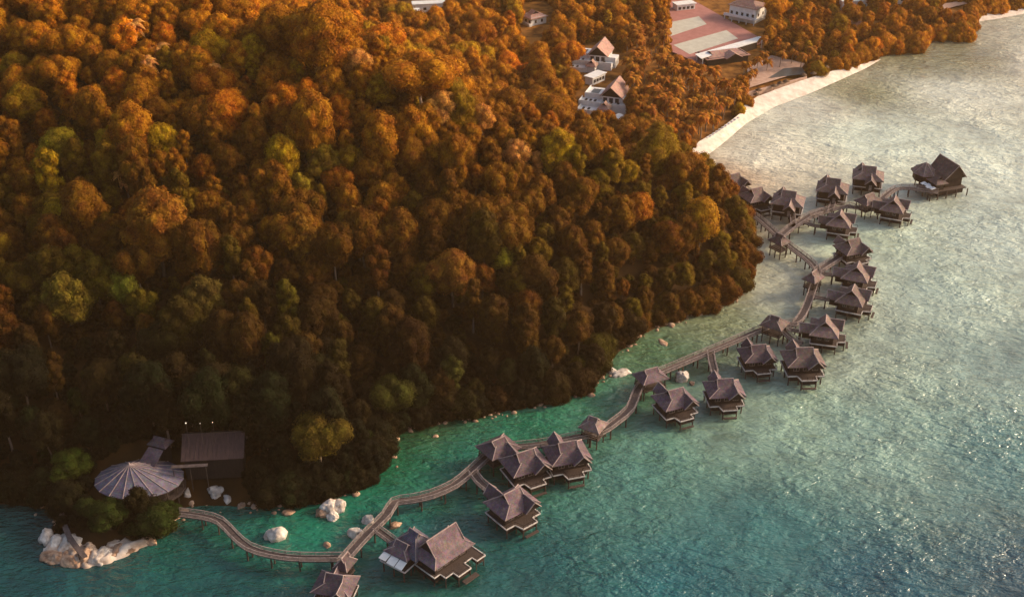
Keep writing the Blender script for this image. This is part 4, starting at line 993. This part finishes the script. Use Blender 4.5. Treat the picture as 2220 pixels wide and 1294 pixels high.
for (x, w_) in ((-2.2, 1.9), (0, 2.1), (2.2, 1.9)):
    a_ = MB()
    a_.slab([(x - w_ / 2, 2.3, 5.0), (x + w_ / 2, 2.3, 5.0), (x + w_ / 2, 4.3, 4.2 + .3 * (x > 1)), (x - w_ / 2, 4.3, 4.2 + .3 * (x > 1))][::-1], .08)
    a_.build('awning', M['fabric'], k)
stilts(k, [(x, y) for x in (-2.8, 0, 2.8) for y in (-2, .8, 3.2)], 2.8)

# big seaward pavilion (right)
mid, rz = orient((2038, 324), (2084, 352), (.2, 1), 13)
t = empty('seaward_pavilion', (mid.x, mid.y, 0), rz); tag(t, 'tall steep gabled pavilion house on high stilts far out at sea', 'pavilion')
mb = MB()
for s in (1, -1):
    P = [(-5.0, -4.6 * s, 6.2), (5.0, -4.6 * s, 6.2), (5.6, 0, 11.4), (-5.6, 0, 11.4)]
    if s < 0: P.reverse()
    mb.slab(P, .18)
ro = mb.build('roof', M['roof_far'], t)
c = MB(); c.tube((-5.6, 0, 11.45), (5.6, 0, 11.45), .16, n=5)
for sx_ in (-1, 1):
    for s in (-1, 1): c.tube((5.6 * sx_, 0, 11.4), (5.0 * sx_, 4.6 * s, 6.25), .12, n=5)
c.build('bargeboard', M['cap'], ro)
g_ = MB(); g_.poly([(-4.7, -4.1, 6.2), (-4.7, 4.1, 6.2), (-4.7, 0, 10.8)]); g_.build('gablet', M['wall'], ro); g_ = MB(); g_.poly([(4.7, -4.1, 6.2), (4.7, 4.1, 6.2), (4.7, 0, 10.8)]); g_.build('gablet', M['wall'], ro)
w = MB(); w.box(-4.2, 4.2, -3.4, 3.4, 3.0, 6.9); w.build('wall', M['wall'], t)
deck_part(t, [(-6.2, -4.2), (6.2, -4.2), (7.4, 2), (7.4, 8), (-6.2, 8)], 3.0, trim=False)
d = MB(); d.box(-5.4, 5.4, -3.6, 7, .8, 2.7); d.build('underdeck_shade', M['wall'], t)  # added dark box in place of shade under the pavilion deck
# octagonal front roof and small roof
oc = MB(); n = 8; cx0, cy0 = 4.6, 5.8
ring = [(cx0 + 5.4 * math.cos(2 * PI * i / n), cy0 + 4.7 * math.sin(2 * PI * i / n), 5.9) for i in range(n)]
for i in range(n):
    p, q = ring[i], ring[(i + 1) % n]; oc.slab([p, q, (cx0, cy0, 9.3)], .16)
orf = oc.build('octagonal_roof', M['roof_far'], t); c = MB()
for p in ring: c.tube((cx0, cy0, 9.36), (p[0], p[1], 5.98), .12, n=4)
c.build('ridge_cap', M['cap'], orf)
w = MB(); 
for i in range(n):
    p, q = [((x - cx0) * .8 + cx0, (y - cy0) * .8 + cy0) for x, y, _ in (ring[i], ring[(i + 1) % n])]
    w.slab([(*p, 6.3), (*q, 6.3), (cx0, cy0, 6.3)], 3.3)
w.build('octagonal_wall', M['wall'], t)
dutch_roof(t, -3.4, 6.2, 3.0, 2.6, 5.6, 7.8, 'x', mat='roof_far', name='side_roof', caps=False)
w = MB(); w.box(-5.4, -1.8, 4.8, 8.0, 3.0, 5.7); w.build('side_wall', M['wall'], t)
for (x, y) in ((-1.2, 10.2), (-2.8, 9.7), (-4.4, 10.3), (-5.9, 9.8)):
    a_ = MB(); a_.slab([(x - .75, y + .9, 4.4), (x - .75, y - .9, 4.7), (x + .75, y - .9, 4.75), (x + .75, y + .9, 4.35)], .08); a_.build('awning', M['fabric'], t)
deck_part(t, [(-7, 8.02), (1.6, 8.02), (1.6, 11.2), (-7, 11.2)], 2.9, 'front_deck', trim=False)
stilts(t, [(x, y) for x in (-6.6, -3, 0, 3, 6.6) for y in (-4.6, 0, 4, 7.6)] + [(-6.7, 10.8), (-2.5, 10.8), (1.2, 10.8)], 2.7, .2)

# ------------------------------------------------------------------ round pavilion and annexe on the left shore
c0 = at(302, 1037, 6.0)
t = empty('round_pavilion', (c0.x, c0.y, 0)); tag(t, 'round shore pavilion with a fan shaped grey violet roof and pale ribs', 'pavilion')
n = 18; apex = (-1.9, .6, 9.6); ring = [(10.2 * math.cos(2 * PI * i / n), 7.4 * math.sin(2 * PI * i / n), 6.0) for i in range(n)]
mb = MB()
for i in range(n): mb.slab([ring[i], ring[(i + 1) % n], apex], .2)
ro = mb.build('roof', M['roof_slate'], t); c = MB()
for p in ring: c.tube((apex[0], apex[1], apex[2] + .06), (p[0], p[1], p[2] + .08), .10, n=4)
c.tube((apex[0], apex[1], apex[2] - .2), (apex[0], apex[1], apex[2] + .6), .35, .12, n=6)
c.build('ridge_cap', M['cap'], ro)
mb = MB()
for i in range(n): p, q = ring[i], ring[(i + 1) % n]; mb.slab([(p[0] * .86, p[1] * .86, 6.1), (q[0] * .86, q[1] * .86, 6.1), (0, 0, 6.1)], 2.4)
mb.build('wall', M['wall'], t)
mb = MB(); mb.slab([(p[0] * 1.02, p[1] * 1.02, 3.6) for p in ring], .5); mb.build('deck', M['plank'], t)
stilts(t, [(p[0] * .95, p[1] * .95) for p in ring], 5.95, .16, -.5)
t = None
mid, rz = orient((404, 941), (522, 935), (0, 1), 13)
t = empty('annexe', (mid.x, mid.y, 0), rz); tag(t, 'long dark building with a ribbed brown roof at the edge of the forest', 'building')
mb = MB(); mb.slab([(-7.2, 0, 13), (7.2, 0, 13), (7.2, 5.8, 9.6), (-7.2, 5.8, 9.6)][::-1], .2); mb.slab([(-7.2, 0, 13), (7.2, 0, 13), (7.2, -5.0, 10.0), (-7.2, -5.0, 10.0)], .2)
M['rib_roof'] = noisemat('dim_brown_roof', (.035, .020, .020), (.075, .042, .040), .8, .8, .3, stretch=(4, .5, 1))
ro = mb.build('roof', M['rib_roof'], t); c = MB(); c.tube((-7.3, 0, 13.05), (7.3, 0, 13.05), .13, n=5)
for i in range(15): c.tube((-7 + i, .1, 13.0), (-7 + i, 5.8, 9.63), .05, n=4)
c.build('ridge_cap', M['stilt'], ro)
w = MB(); w.box(-6.6, 6.6, -4.4, 5.0, 3.5, 9.9); w.build('wall', M['wall'], t)
w = MB(); w.box(1, 9.2, 6.3, 7.4, 8.9, 9.05); w.build('canopy', M['plank_pale'], t)
w = MB(); [w.tube((x, 7.3, 2), (x, 7.3, 8.9), .1, n=5) for x in (1.4, 5, 8.8)]; w.build('canopy_posts', M['stilt'], t)
mid, rz = orient((330, 944), (362, 952), (-.5, 1), 12)
t = empty('hut', (mid.x, mid.y, 0), rz); tag(t, 'small grey roofed hut between the round pavilion and the dark annexe', 'hut')
dutch_roof(t, 0, 0, 2.6, 1.8, 10.6, 12.2, 'x', mat='roof', caps=False)
mb = MB(); mb.slab([(-2.0, 1.9, 10.2), (2.0, 1.9, 10.2), (2.6, 6.4, 7.6), (-2.0, 6.4, 7.6)][::-1], .18); mb.build('lean_to_roof', M['roof'], t)
w = MB(); w.box(-1.7, 1.7, -1.2, 1.3, 3, 10.8); w.build('wall', M['wall'], t)
M['lamp'] = bpy.data.materials.new('lamp_globe'); M['lamp'].use_nodes = True
lb = M['lamp'].node_tree.nodes['Principled BSDF']; lb.inputs['Base Color'].default_value = (.9, .85, .75, 1); lb.inputs['Emission Color'].default_value = (1, .85, .65, 1); lb.inputs['Emission Strength'].default_value = .5
for i, (px, py, lab) in enumerate([(405, 930, 'bright lamp globe at the left corner of the dark annexe roof'), (435, 926, 'dim lamp globe between the two brighter ones'), (461, 917, 'lamp globe highest above the dark annexe')]):
    p = on_land(px, py, 14); g0 = hz(p.x, p.y); l = empty('lamp_post', (p.x, p.y, g0)); tag(l, lab, 'lamp', 'lamps above the annexe')
    m_ = MB(); m_.tube((0, 0, 0), (0, 0, 13.6), .045, n=5); m_.build('post', M['stilt'], l)
    iv, if_ = ico_data(); m_ = MB(); m_.v = [(v.x * [.17, .10, .12][i], v.y * [.17, .10, .12][i], v.z * [.17, .10, .12][i] + 13.8) for v in iv]; m_.f = if_; m_.m = [0] * len(if_); m_.build('globe', M['lamp'], l)

# ------------------------------------------------------------------ the resort on the flats
def quad_ground(name, pxs, z, mat, lab=None, cat=None, th=.3, kind=None, group=None):
    P = [at(px, py, z) for px, py in pxs]; c = sum(P, Vector()) / len(P)
    mb = MB(); Q = [(p - c) for p in P]
    area = sum(Q[i].x * Q[(i + 1) % len(Q)].y - Q[(i + 1) % len(Q)].x * Q[i].y for i in range(len(Q)))
    if area < 0: Q.reverse()
    mb.slab([tuple(q) for q in Q], th); o = mb.build(name, M[mat]); o.location = c
    return tag(o, lab, cat, group, kind)
quad_ground('paved_court', [(1395, 20), (1475, -10), (1510, 5), (1640, 78), (1655, 92), (1520, 140), (1440, 105), (1440, 60)], 2.9, 'court', kind='structure')
for i, (q, lab) in enumerate([([(1448, 50), (1515, 36), (1532, 53), (1450, 80)], 'pale green tennis court surface farther from the beach'),
            ([(1460, 98), (1575, 66), (1600, 84), (1495, 118)], 'pale green tennis court surface beside the long white roof')]):
    quad_ground('tennis_court', q, 2.93, 'court_pale', lab, 'tennis court', .15, group='pale courts on the red ground')
def flat_roof(name, pxs, z, g, lab, cat):
    P = [at(px, py, z) for px, py in pxs]; c = sum(P, Vector()) / 4; c.z = 0
    t = empty(name, c); tag(t, lab, cat)
    mb = MB(); mb.slab([tuple(p - c) for p in P], .35); mb.build('roof', M['white'], t)
    for p in P: q = (p - c) * .94; m_ = MB(); m_.tube((q.x, q.y, g - 1), (q.x, q.y, z - .3), .2, n=6); m_.build('column', M['white'], t)
    m_ = MB(); q = [(p - c) * .8 for p in P]; m_.slab([(v.x, v.y, z - .4) for v in q], z - g - .5); m_.build('wall', M['wall'], t)
flat_roof('long_shelter', [(1507, 118), (1650, 78), (1656, 86), (1520, 127)][::-1], 6.0, 2.2, 'long narrow white roofed shelter between the courts and the brown pavilion', 'shelter')
def house(e1, e2, z, a, b, wh, lab, cat='house', mat='roof_clay', wall='white', sea=(0, 1), gv=.4, base=2.2, name='house', sc=1, wins=True, caps=False):
    mid, rz = orient(e1, e2, sea, z); t = empty(name, (mid.x, mid.y, base), rz); tag(t, lab, cat)
    zr = z - base; ze = wh
    dutch_roof(t, 0, 0, a, b, ze, zr, 'x', mat=mat, gv=gv, caps=caps)
    w = MB(); w.box(-a + .9, a - .9, -b + .8, b - .8, -1, ze + .3); w.build('wall', M[wall], t)
    if wins:
        for x in np.linspace(-a + 2.2, a - 2.2, max(2, int(a / 1.6))): win(t, float(x), b - .8, ze * .5, 1.3, 1.6, 'x', 1)
        for y in (-b * .35, b * .35): win(t, -a + .9, y, ze * .5, 1.2, 1.5, 'y', -1); win(t, a - .9, y, ze * .5, 1.2, 1.5, 'y', 1)
    return t
t = house((1598, -6), (1650, 4), 12, 8.0, 6.6, 7.4, 'big white two storey house with a grey pink hip roof beside the courts', mat='roof_clay', sea=(-.1, 1), gv=.9)
w = MB(); w.box(-8.6, 8.6, 5.9, 9.2, 2.6, 2.95); w.build('balcony', M['white'], t); w = MB(); w.box(-8.4, 8.4, 8.9, 9.1, 2.96, 3.9); w.build('balcony_rail', M['white'], t)
w = MB(); [w.tube((x, 8.6, -1), (x, 8.6, 2.6), .25, n=6) for x in (-8, -4, 0, 4, 8)]; w.build('columns', M['white'], t)
t = house((1535, 112), (1600, 104), 7.0, 11.0, 6.0, 3.0, 'open brown roofed beach pavilion below the long white shelter', 'pavilion', 'roof_clay', 'wall', wins=False, gv=.5)
gable_wing(t, -2, 2, 7.6, 4.2, 3.0, 5.2, 'roof_clay', 'porch_roof', barge=False)
t = house((1142, 16), (1172, 28), 8.5, 5.2, 5.4, 3.6, 'lone villa with a pinkish roof in a gap of the forest', mat='roof_clay', sea=(-.2, 1))
w = MB(); w.box(-5.0, 5.0, 4.7, 6.2, -.2, 1.2); w.build('terrace', M['white'], t)
def terrace_villa(px, py, label):
    p = at(px, py, 2.2); q = at(px + 22, py - 30, 2.2); d = (q - p).normalized()
    t = empty('terraced_house', (p.x, p.y, 2.2), math.atan2(d.y, d.x) - PI / 2); tag(t, label, 'house'); t.scale = (.95, .95, .85)   # local +y = away, gable faces the viewer
    mb = MB()
    for s_ in (1, -1):
        P = [(5.0 * s_, -5.5, 6.0), (5.0 * s_, 8.5, 6.0), (0, 9.4, 11.4), (0, -6.8, 11.4)]
        if s_ < 0: P.reverse()
        mb.slab(P, .25)
    ro = mb.build('roof', M['roof_clay'], t); g_ = MB(); g_.poly([(-4.4, -4.9, 6.0), (4.4, -4.9, 6.0), (0, -4.9, 10.8)]); g_.build('gablet', M['wall'], ro)
    w = MB(); w.box(-4.2, 4.2, -4.8, 7.8, -1, 6.3); w.build('wall', M['white'], t)
    for x in (-2.6, 0, 2.6): win(t, x, -4.8, 4.3, 1.7, 2.2, 'x', -1); win(t, x, -4.8, 1.4, 1.7, 1.8, 'x', -1)
    for y in (-2, 1, 4): win(t, -4.2, y, 4.2, 1.5, 1.8, 'y', -1)
    for (x0, x1, y0, y1, z1) in ((-12.5, -4.25, -2, 8, 4.6), (-13.5, -4.3, -8, -2.05, 3.0), (-12.5, -3, -14.5, -8.05, 1.4), (-4.2, 7.5, -9.0, -4.85, 3.2), (4.25, 8.5, -4.8, 3, 4.6)):
        w = MB(); w.box(x0, x1, y0, y1, -1, z1); w.build('terrace', M['white'], t)
        w = MB(); w.box(x0, x1, y0, y0 + .3, z1 + .01, z1 + 1); w.box(x0, x0 + .3, y0 + .31, y1, z1 + .01, z1 + 1); w.build('parapet', M['white'], t)
    w = MB(); w.box(-10.5, -7, 0, 6, 4.62, 4.72); w.build('plunge_pool', M['pool'], t)
    for (x, y, z) in ((-11.5, -6, 3.02), (-9.5, -6, 3.02), (-7.5, -6, 3.02), (-10.8, -12.5, 1.42), (-8.5, -12.5, 1.42), (0, -7.5, 3.22), (3, -7.5, 3.22)):
        w = MB(); w.box(x, x + .9, y, y + 2.4, z, z + .35); w.build('lounger', M['wall'], t)
    for k, x in enumerate((-12.6, -9.6, -6.4)): w = MB(); w.box(x, x + .35, -14.8, -14.56, -1, 1.5); w.build('buttress', M['white'], t)
    dutch_roof(t, -1.0, -11.5, 3.2, 2.6, 3.4, 6.2, 'y', mat='roof_clay', caps=False, name='lower_roof')
    w = MB(); w.box(-2.9, .9, -14.0, -9.1, -1, 3.5); w.build('lower_wall', M['white'], t)
terrace_villa(1300, 138, 'farther of two white terraced houses with dark gable roofs in the palm grove')
terrace_villa(1330, 228, 'nearer of two white terraced houses with dark gable roofs in the palm grove')
house((1845, 44), (1872, 48), 6.5, 5.0, 4.4, 3.0, 'low hut with a pinkish roof hidden among trees by the bay', 'hut', wins=False, wall='wall')
def low_block(px, py, L, Wd, hgt_, deg, lab, name='white_building'):
    p = at(px, py, 2.2); t = empty(name, (p.x, p.y, 2.2), R(deg)); tag(t, lab, 'building')
    w = MB(); w.box(-L / 2, L / 2, -Wd / 2, Wd / 2, -1, hgt_); w.build('wall', M['white'], t)
    w = MB(); w.box(-L / 2 - .5, L / 2 + .5, -Wd / 2 - .5, Wd / 2 + .5, hgt_ + .01, hgt_ + .4); w.build('roof', M['white'], t)
    for x in np.linspace(-L / 2 + 1.5, L / 2 - 1.5, 4): win(t, float(x), -Wd / 2, hgt_ * .5, 1.6, 1.4, 'x', -1)
for a_ in [(1848, 20, 13, 5, 4.5, 5, 'low white flat roofed building among the trees above the pinkish hut by the bay'), (1958, 6, 12, 5, 4.5, 3, 'low white building at the top edge behind the bay trees'),
           (728, 8, 6, 6, 12, 0, 'narrow white tower block above the forest at the top edge'), (930, 26, 16, 5, 4.5, 8, 'long low white building in the orange clearing'),
           (1290, 178, 9, 4, 3.2, 50, 'small white annexe between the two terraced houses'), (1338, 268, 5, 3, 2.6, 40, 'tiny white block below the nearer terraced house'),
           (1482, 22, 10, 5, 3.4, 20, 'white flat roofed building at the far end of the red court'), (1240, 128, 7, 3.5, 2.8, 30, 'white low building left of the farther terraced house'),
           (898, 38, 5, 4, 3.5, 8, 'tiny white hut in front of the long low building in the clearing')]: low_block(*a_)
M['lawn'] = noisemat('orange_lawn', (.26, .10, .010), (.42, .17, .018), .05, .9)
def sheet(name, pxs, z, mat):
    return quad_ground(name, pxs, z, mat, kind='structure', th=.12)
sheet('lawn', [(770, 6), (1000, 0), (1000, 46), (880, 50), (790, 36)], 2.7, 'lawn'); sheet('lawn', [(1130, 82), (1200, 82), (1178, 130), (1140, 120)], 2.7, 'lawn')
sheet('path', [(1172, 132), (1196, 90), (1206, 92), (1184, 136)], 2.75, 'paving'); sheet('path', [(1210, 132), (1252, 104), (1258, 110), (1218, 140)], 2.7, 'paving')
sheet('path', [(2030, 28), (2048, 8), (2100, 0), (2106, 6), (2056, 18), (2042, 32)], 2.9, 'paving')
sheet('terrace_paving', [(1620, 150), (1672, 120), (1745, 138), (1730, 158), (1624, 190)], 2.8, 'paving')
sheet('pool', [(1665, 170), (1700, 148), (1738, 146), (1748, 160)], 2.86, 'pool')
t = quad_ground('retaining_wall', [(1620, 203), (1748, 168), (1750, 165), (1622, 199)], 3.4, 'paving', 'long pinkish retaining wall between pool terrace and beach', 'wall', 2.0)
UM = [(1621, 221), (1639, 215), (1644, 205), (1677, 196), (1691, 190), (1703, 186), (1741, 172), (1762, 169), (1766, 160), (1790, 155)]
def umb():
    t = empty('beach_umbrella', (0, 0, 0)); m_ = MB(); m_.tube((0, 0, -.3), (0, 0, 2.4), .07, n=5); m_.build('pole', M['bark_pale'], t)
    m_ = MB(); n = 10
    for i in range(n):
        p, q = [(1.5 * math.cos(2 * PI * j / n), 1.5 * math.sin(2 * PI * j / n), 2.1) for j in (i, i + 1)]; m_.slab([p, q, (0, 0, 3.0)], .1)
    m_.build('thatch_canopy', M['umbrella'], t); return t
pu = umb()
for i, (px, py) in enumerate(UM):
    o = pu if i == 0 else copy_tree(pu); p = at(px, py, 2.0); o.location = p; o.location.z = 1.9
    tag(o, f'thatched beach umbrella, {PO[i]} from the palm grove end of the beach', 'umbrella', 'umbrellas along the beach')
def lounger():
    t = empty('sun_lounger', (0, 0, 0)); m_ = MB(); m_.box(-.4, .4, -1.0, .4, .25, .38); m_.build('bed', M['fabric'], t)
    m_ = MB(); m_.slab([(-.4, .4, .38), (.4, .4, .38), (.4, 1.1, .8), (-.4, 1.1, .8)], .1); m_.build('backrest', M['fabric'], t)
    for x in (-.35, .35):
        for y in (-.8, .8): m_ = MB(); m_.tube((x, y, 0), (x, y, .26), .04, n=4); m_.build('leg', M['stilt'], t)
    return t
pl_ = lounger()
for i in range(10):
    k = i / 9; o = pl_ if i == 0 else copy_tree(pl_); p = at(1536 + 60 * k, 300 - 40 * k, 2.3); o.location = (p.x, p.y, 2.45); o.rotation_euler.z = R(-60)
    tag(o, f'pale sun lounger above the beach, {PO[i]} of the row from the rocky lower end', 'sun lounger', 'sun loungers above the beach')

# ------------------------------------------------------------------ air
hb = MB(); hb.box(-4400, 4400, -3700, 5200, -12, 190); m = bpy.data.materials.new('haze'); m.use_nodes = True; nt_ = m.node_tree; nt_.nodes.clear()
pv = nt_.nodes.new('ShaderNodeVolumePrincipled'); pv.inputs['Color'].default_value = (1.0, .64, .36, 1); pv.inputs['Density'].default_value = .00009; pv.inputs['Anisotropy'].default_value = .3
o_ = nt_.nodes.new('ShaderNodeOutputMaterial'); nt_.links.new(pv.outputs[0], o_.inputs['Volume'])
haze = hb.build('haze', m); tag(haze, kind='stuff')
